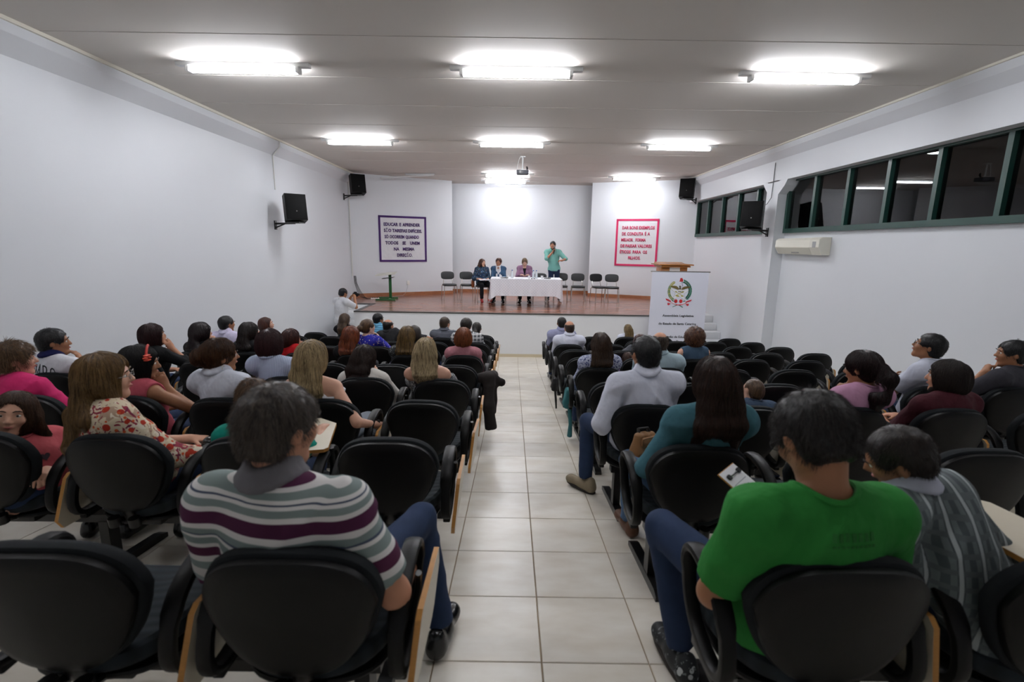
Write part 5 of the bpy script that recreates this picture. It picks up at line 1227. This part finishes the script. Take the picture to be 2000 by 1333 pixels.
    P('redtop', 'L', 5, 3, -2.74, .21, 1.14, 'woman in the red top', 'woman with short dark red hair in red top, fingers at her mouth', ('bob', '#1A0C0A', '#4A2018', dict(bob=.11, wd=.09)), TW(red_top, 'short'), fem=True, skin='mid', wyaw=-34, arms=('lap', 'cheek'))
    P('redhead', 'L', 5, 2, -1.98, .17, 1.19, 'red-haired woman', 'woman with long straight copper red hair in dark top', ('long', *RED, dict(len=.30, th=.014)), TW(black_j, 'long'), fem=True, skin='pale', dyaw=-8)
    P('longbrown', 'L', 5, 1, -1.29, .17, 1.20, 'woman with long light brown hair', 'woman with long light brown hair spread over a dark print top', ('long', '#33240F', '#7E6234', dict(len=.34, th=.014, spread=1.2)), TW(mixes('dark print', '#2E2F31', [('n', 26, .6, '#777A78')]), 'short'), fem=True, skin='light', dyaw=4)
    P('auburn', 'L', 5, 0, -.60, .17, 1.19, 'auburn woman in dusty pink', 'woman with short rounded auburn hair in dusty pink top beside the aisle', ('bob', *AUB, dict(bob=.105, wd=.108, th=.018)), TW(auburn_pink, 'long'), fem=True, skin='light', fat=1.06)
    P('curly', 'R', 5, 2, 2.23, .17, 1.24, 'woman with curly auburn hair', 'woman with big curly auburn hair in sleeveless denim top before the crest banner', ('curly', '#2A140C', '#6E4424', dict(sl=.02, wild=1.6)), TW(denim_bl, 'none'), fem=True, skin='light', fat=1.1)
    P('child', 'R', 5, 1, 1.45, .23, .90, 'child in purple', 'small brown-haired child in purple top low in the seat', ('bob', '#1E120C', '#4A2E20', dict(bob=.10)), TW(purple_t, 'short'), fem=True, sc=.72, dyaw=10)
    P('lilac', 'L', 6, 5, -4.05, .19, 1.26, 'man in the lilac shirt', 'black-haired man in lilac shirt against the plain wall', ('short', *HBL, dict(th=.010)), TW(lilac_sh, 'short', collar=lilac_sh, loose=.016), skin='tan', wyaw=-30)
    P('bluebun', 'L', 6, 2, -2.06, .21, 1.24, 'woman in the royal blue sweater', 'woman with brown clipped-up bun in royal blue flowered sweater, hand at chin', ('bun', '#2C1C12', '#6E5032', dict(th=.010, size=1.1)), TW(blue_flow, 'long'), fem=True, skin='pale', wyaw=-44, arms=('lap', 'chin'), extra=[hairclip('#C9A188', (0, -.15, .02))])
    P('darkhead', 'L', 6, 1, -1.39, .21, 1.16, 'dark-haired person behind the long light brown hair', 'dark brown-haired person mostly hidden beyond the woman with long light brown hair', ('bob', '#140E0B', '#33261C', dict(bob=.10)), TW(dark_pants, 'short'), fem=True)
    P('reddish', 'R', 6, 1, 1.81, .19, 1.09, 'red-brown-haired person', 'person with red-brown hair, only the crown showing behind the man in white', ('bob', '#26130E', '#553026', dict(bob=.10)), TW(W('grey top', '#54565C'), 'short'), fem=True)
    # eighth row to the front
    P('profile', 'L', 7, 5, -3.97, .19, 1.21, 'woman with the brown profile', 'red-brown haired woman in dark top, lifted face in profile before the plain wall', ('bob', '#2A130D', '#5E3322', dict(bob=.10, wd=.09)), TW(black_j, 'long'), fem=True, wyaw=-72, pitch=-8)
    P('plaid', 'L', 7, 0, -.74, .21, 1.24, 'man in the black and white plaid', 'dark-haired man in black and white plaid shirt near the aisle', ('short', '#120D0A', '#2E221A', dict(th=.018)), TW(plaid_bw, 'long', collar=plaid_bw, loose=.018), skin='mid', dyaw=-10)
    P('baldwhite', 'R', 7, 0, .91, .19, 1.23, 'bald man in the white shirt', 'bald-crowned man in white shirt at the aisle near the stage', ('bald', '#241812', '#4A3628', dict(th=.006, b=1.25)), TW(white_sh, 'long', collar=white_sh, loose=.018), skin='mid', fat=1.08, dyaw=6)
    P('baldjacket', 'L', 8, 2, -2.23, .21, 1.17, 'balding man in the dark grey jacket', 'balding dark-haired man in dark grey jacket, arm along the next chair', ('bald', '#0E0B0A', '#241C18', dict(th=.008)), TW(brown_j, 'long', collar=brown_j, loose=.02), skin='mid', wyaw=-30, arms=('lap', ((.60, .10, .86), (1, .1, -.2), (0, 0, -1), (.3, -1, .2))))
    P('greystripe', 'L', 8, 1, -1.21, .19, 1.23, 'man in the grey striped shirt', 'brown-haired man in grey striped shirt sitting before the white stage front', ('short', '#22170F', '#4E3A28', dict(th=.010)), TW(grey_str, 'short', collar=grey_str), skin='light', wyaw=-32, extra=[glasses()])
    P('purple', 'L', 8, 0, -.64, .21, 1.14, 'person with the purple hair tie', 'dark-haired person with purple hair tie beyond the man in plaid', ('pony', '#110C0A', '#2C201A', dict(len=.05)), TW(dark_pants, 'short'), fem=True, skin='brown', extra=[hairclip('#A077C0', (0, -.125, .0))])
    P('lilacgrey', 'R', 8, 0, .88, .21, 1.26, 'man in the grey lilac shirt', 'dark-cropped man in grey lilac shirt, first at the aisle beyond the bald man', ('short', *HD, dict(th=.007)), TW(grey_lil, 'short', collar=grey_lil, loose=.016), skin='brown', dyaw=4)
    P('browndark', 'L', 9, 4, -3.30, .17, 1.24, 'woman in black below the photographer', 'woman with long wavy brown hair in black top seated just below the photographer', ('long', '#2A1B10', '#5E4529', dict(len=.20, th=.014)), TW(black_j, 'long'), fem=True, skin='light')
    P('blackstripe', 'L', 9, 3, -2.65, .19, 1.25, 'man in the cyan striped shirt', 'black-haired man in cyan striped shirt in the foremost row', ('short', *HBL, dict(th=.014)), TW(cyan_str, 'short', collar=cyan_str), skin='tan', dyaw=-14)
    P('blondekid', 'R', 9, 2, 2.28, .19, 1.11, 'blonde girl', 'blonde girl with straight hair in the foremost row before the stage front', ('long', '#4A3A20', '#94794A', dict(len=.14, th=.010)), TW(white_sh, 'short'), fem=True, sc=.86, skin='pale')
    stage_people()
def stage_people():
    def st(key, x, y, face, top, label, hair, tw_, **kw):
        sp = dict(loc=(x, y, ST), rz=PI+face, top=top, pelvis=kw.pop('pelvis', (0, .26, .545)), label=label, hair=hair, top_wear=tw_, vox=.0125, seed=60+len(PEOPLE)); sp.update(kw); PEOPLE[key] = person(sp)
    st('panel1', -.98, 14.72, .3, (.0, .19, 1.24), 'woman with long brown hair in blue floral blouse, papers on her lap, on stage', ('long', '#2C1810', '#5E3A28', dict(len=.14, front=True)), TW(multi, 'three', loose=.02), fem=True, skin='light', wyaw=0, yaw=25, fat=1.1, pants=dark_pants, shoe=shoe_red, arms=(((-.10, .46, .66), (.6, .8, 0), (0, 0, -1)), ((.12, .46, .66), (-.6, .8, 0), (0, 0, -1))))
    st('panel2', -.42, 14.72, 0, (.0, .19, 1.265), 'woman with short auburn hair, denim jacket and white scarf behind the stage table', ('short', '#2A1610', '#64382A', dict(th=.018)), TW(denim_j, 'long', inner=tank_w, vneck=True, scarf=W('white scarf', '#D8D8DC')), fem=True, skin='mid', yaw=-6, roll=-8, fat=1.08, pants=dark_pants, extra=[glasses(True)])
    st('panel3', .33, 14.72, 0, (.0, .25, 1.27), 'woman with fair brown hair and mauve jacket looking down at her phone', ('bob', '#4A3A2A', '#94795A', dict(bob=.08, wd=.088)), TW(mauve, 'long', inner=black_j, vneck=True), fem=True, skin='pale', pitch=26, pants=dark_pants, arms=(((-.10, .52, .80), (.7, .7, .1), (0, 0, -1)), ((.10, .52, .80), (-.7, .7, .1), (0, 0, -1))))
    st('speaker', 1.22, 14.72, -.05, (.06, .02, 1.78), 'bearded man in mint polo and jeans speaking into a microphone', ('short', *HBL, dict(th=.010)), TW(mint, 'half', collar=mint, loose=.016, hem=.05), skin='mid', stand=True, pelvis=(.0, .0, .95), fat=1.0, sc=1.02, sw=.98, yaw=-10, pants=jeans_m, feet=((-.19, -.02, 0), (.17, .02, 0)), extra=[stubble, hold_mic],
       arms=(((-.20, .32, 1.22), (.9, .5, .1), (0, 0, -1), (-1, -.3, -.5)), ((.06, .20, 1.46), (-.35, .1, 1), (-.7, .5, .1), (1, -.1, -1))), curl=.9)
    sp = dict(loc=(-4.02, 11.35, 0), rz=-.55, top=(0, .10, 1.69), pelvis=(0, .0, .93), label='dark-haired photographer in white t-shirt standing at the stage steps', hair=('short', *HBL, dict(th=.010)), top_wear=TW(W('white photographer tee', '#C9CACE'), 'short', loose=.018, hem=.06), vox=.0125, seed=90, stand=True, skin='tan', fat=1.08, pitch=16, yaw=-6,
              pants=W('grey jeans', '#4A4B50'), feet=((-.11, .02, 0), (.11, .10, 0)), arms=(((-.07, .34, 1.44), (.4, .5, .8), (.8, .3, 0), (-.6, -.1, -1)), ((.07, .34, 1.44), (-.4, .5, .8), (-.8, .3, 0), (.6, -.1, -1))), extra=[neck_strap])
    PEOPLE['photographer'] = person(sp)
def hold_mic(root, c):
    T, d, n = c['hands'][1][2], unit(c['hands'][1][3]), c['hands'][1][4]
    PEOPLE['mic_at'] = (root, T+d*.06*c['s']+unit(V3(*n)-d*(V3(*n)@d))*.022, d)
def neck_strap(root, c):
    N, fr, lat, up = c['N'], c['fr'], c['lat'], c['up']
    MB().tube([N+lat*.075-fr*.02, N-fr*.075+up*.02, N-lat*.075-fr*.02, N-lat*.06+fr*.09-up*.03, N+fr*.15-up*.06, N+lat*.06+fr*.09-up*.03, N+lat*.075-fr*.02], .008, 6, sq=(.5, 1.6)).obj('neck_strap', black_pl, root, True)
    PEOPLE['cam_at'] = (root, (c['hands'][1][2]+c['hands'][-1][2])/2+c['fr']*.09+V3(0, 0, .07))
people()
place_chairs()
print('people+chairs', round(time.time()-T0, 1))
# ------------------------------------------------------------------ things carried and left on chairs
def at_root(root, p): return Matrix.Translation(root.location) @ root.rotation_euler.to_matrix().to_4x4() @ Vector(p)
root, p, d = PEOPLE['mic_at']; w_ = at_root(root, p)
mc = empty('microphone', w_, root.rotation_euler.z); tag(mc, 'black handheld microphone in the hand of the standing man', 'microphone')
dv = Vector((-.10, .05, 1)).normalized(); MB().tube([dv*-.12, dv*.08], [.011, .016], 10).obj('handle', black_sm, mc, True); MB().tube([dv*.075, dv*.09, dv*.115, dv*.13], [.016, .026, .026, .012], 12).obj('head', grey_steel, mc, True)
root, p = PEOPLE['cam_at']; w_ = at_root(root, p)
cm = empty('photo_camera', w_, root.rotation_euler.z, 0); tag(cm, 'black camera with a short lens held by the photographer', 'camera')
MB().box((-.07, -.03, -.045), (.07, .03, .045), .012).box((-.03, -.028, .04), (.03, .03, .072), .008).obj('body', black_pl, cm, True); MB().tube([(0, .03, 0), (0, .1, 0)], [.036, .034], 16).obj('lens', black_sm, cm, True)
ph = empty('phone', (.33, 14.16, ST+.815), PI); tag(ph, 'dark phone in the hands of the woman in mauve', 'phone'); MB().box((-.035, -.07, -.005), (.035, .07, .005), .003).obj('case', black_sm, ph, True); MB().box((-.031, -.064, .005), (.031, .064, .0058)).obj('screen', M('phone glass', '#101820', .1), ph)
pp = empty('papers', (-.84, 14.2, ST+.645), .25, .12); tag(pp, 'white sheets on the lap of the woman in the blue floral blouse', 'papers')
for k in range(3): MB().box((-.15, -.105, .004*k), (.15, .105, .004*k+.003)).xf(Matrix.Rotation(.12*k, 4, 'Z')).obj('sheet', M('paper', '#E6E6EA', .7), pp)
# clipboard of the man in green
cbd = empty('clipboard', (.925, 1.72, chair_floor('R', 0)+.755)); cbd.rotation_euler = (.5, .0, .8); tag(cbd, 'clipboard with a white sheet and black clip held by the man in green', 'clipboard')
MB().box((-.075, -.12, -.004), (.075, .12, 0)).obj('board', wood_edge, cbd); MB().box((-.072, -.117, 0), (.072, .117, .0015)).obj('sheet', M('paper', '#E6E6EA', .7), cbd)
MB().tube([(-.04, .085, .006), (.04, .085, .006)], .004, 6).tube([(-.045, .085, .003), (-.045, .085, .012)], .011, 8).tube([(.045, .085, .003), (.045, .085, .012)], .011, 8).obj('clip', black_sm, cbd, True)
for k in range(7): MB().box((-.055, .05-.022*k, .0015), (.055-.02*(k % 3), .053-.022*k, .0019)).obj('text_line', M('faint ink', '#9A9BA5', .7), cbd)
# open sheet on the knees of the ponytail woman
sh = empty('paper_sheet', (2.60, 3.50, chair_floor('R', 2)+.66)); sh.rotation_euler = (.5, 0, -.3); tag(sh, 'white paper beside the woman with the black ponytail', 'paper'); MB().box((-.10, -.15, 0), (.10, .15, .003)).obj('sheet', M('paper', '#E6E6EA', .7), sh)
# jacket over an aisle armrest
def jacket():
    s = SDF(); y = row_y('L', 4); z = chair_floor('L', 4)
    s.cone((-.34, y+.12, z+.72), (-.22, y+.16, z+.74), .05, .05, .04); s.cone((-.26, y+.10, z+.72), (-.20, y+.34, z+.70), .055, .05, .04)
    s.cone((-.24, y+.2, z+.70), (-.10, y+.18, z+.655), .055, .035, .04); s.cone((-.22, y+.26, z+.70), (-.13, y+.30, z+.62), .05, .035, .03)
    s.cone((-.23, y+.10, z+.72), (-.235, y-.02, z+.46), .055, .06, .04); s.cone((-.235, y-.02, z+.46), (-.205, y-.02, z+.22), .058, .062, .04, cut=True); s.cone((-.20, y+.18, z+.70), (-.20, y+.12, z+.36), .05, .045, .05)
    s.fn = fold_fn(.006, 5); o = link('jacket', s.mesh('jacket', .010), M('dark brown jacket', '#262120', .85, .2, bump=(200, .3, .002))); tag(o, 'dark brown jacket hung over the aisle armrest with a sleeve trailing', 'jacket')
jacket()
# bags
def bag(name, label, loc, w, d, h, mat, strap, cat='bag', rz=0, drop=None):
    r = empty(name, loc, rz); tag(r, label, cat)
    s = SDF()
    for q_ in (-.40, 0, .40):
        s.cone((q_*w, -d*.18, h*.22), (q_*w*.82, -d*.10, h*.80), d*.32, d*.20, .02); s.cone((q_*w, d*.18, h*.22), (q_*w*.82, d*.10, h*.80), d*.32, d*.20, .02)
    s.plane((0, 0, .012), (0, 0, -1)); s.fn = fold_fn(.004, 8)
    link('body', s.mesh('bag', .009), mat, r)
    MB().box((-w*.42, -d*.50, h*.50), (w*.42, -d*.36, h*.86), .012).obj('flap', mat, r, True)
    MB().tube(strap, .007, 6, sq=(1, 1.8)).obj('strap', M(name+' strap', '#131313', .6), r, True)
    return r
z = chair_floor('R', 4)
b_ = bag('shoulder_bag', 'teal cloth bag slung on the aisle armrest by the navy print blouse', (.615, row_y('R', 4)+.27, z+.34), .12, .11, .27, M('teal cloth', '#2F6A6E', .8), [(0, -.04, .24), (.0, 0, .38), (.0, .05, .24)], rz=PI/2)
MB().tube([(.0, -.02, .02), (-.05, -.03, -.15), (-.02, -.03, -.30)], [.022, .02, .028], 8).obj('tassel', M('teal cloth', '#2F6A6E', .8), b_, True)
z = chair_floor('R', 6)
bag('black_bag', 'black bag with a looped strap hanging at the aisle, seventh row', (.60, row_y('R', 6)-.05, z+.30), .14, .10, .22, M('black cloth', '#0E0E10', .7), [(-.05, 0, .1), (-.09, -.02, -.1), (-.03, -.03, -.24), (.04, -.02, -.1), (.05, 0, .1)], rz=PI/2)
z = chair_floor('R', 1)
bag('handbag', 'tan leather handbag on the lap of the woman in teal', (.76, row_y('R', 1)+.50, z+.62), .14, .09, .14, M('tan leather', '#8A6440', .55, .3, bump=(40, .3, .004), var=(10, .2)), [(-.05, 0, .10), (-.035, .02, .155), (.03, .02, .15), (.05, 0, .10)], rz=.5)
z = chair_floor('L', 1)
hb2 = bag('handbag', 'black handbag with a shiny clasp at the side of the floral blouse', (-1.60, row_y('L', 1)+.42, z+.56), .20, .12, .17, M('black leather', '#0B0B0C', .25, .5), [(-.06, 0, .14), (-.03, 0, .2), (.05, 0, .14)], rz=.3)
MB().lathe([(.012, 0), (.016, .006), (.004, .01)], (0, -.065, .1), 10).obj('clasp', chrome, hb2, True)
# heart print on the girl's shirt
for o in list(C.objects):
    pass
print('built in', round(time.time()-T0, 1), 's, objects', len(C.objects))
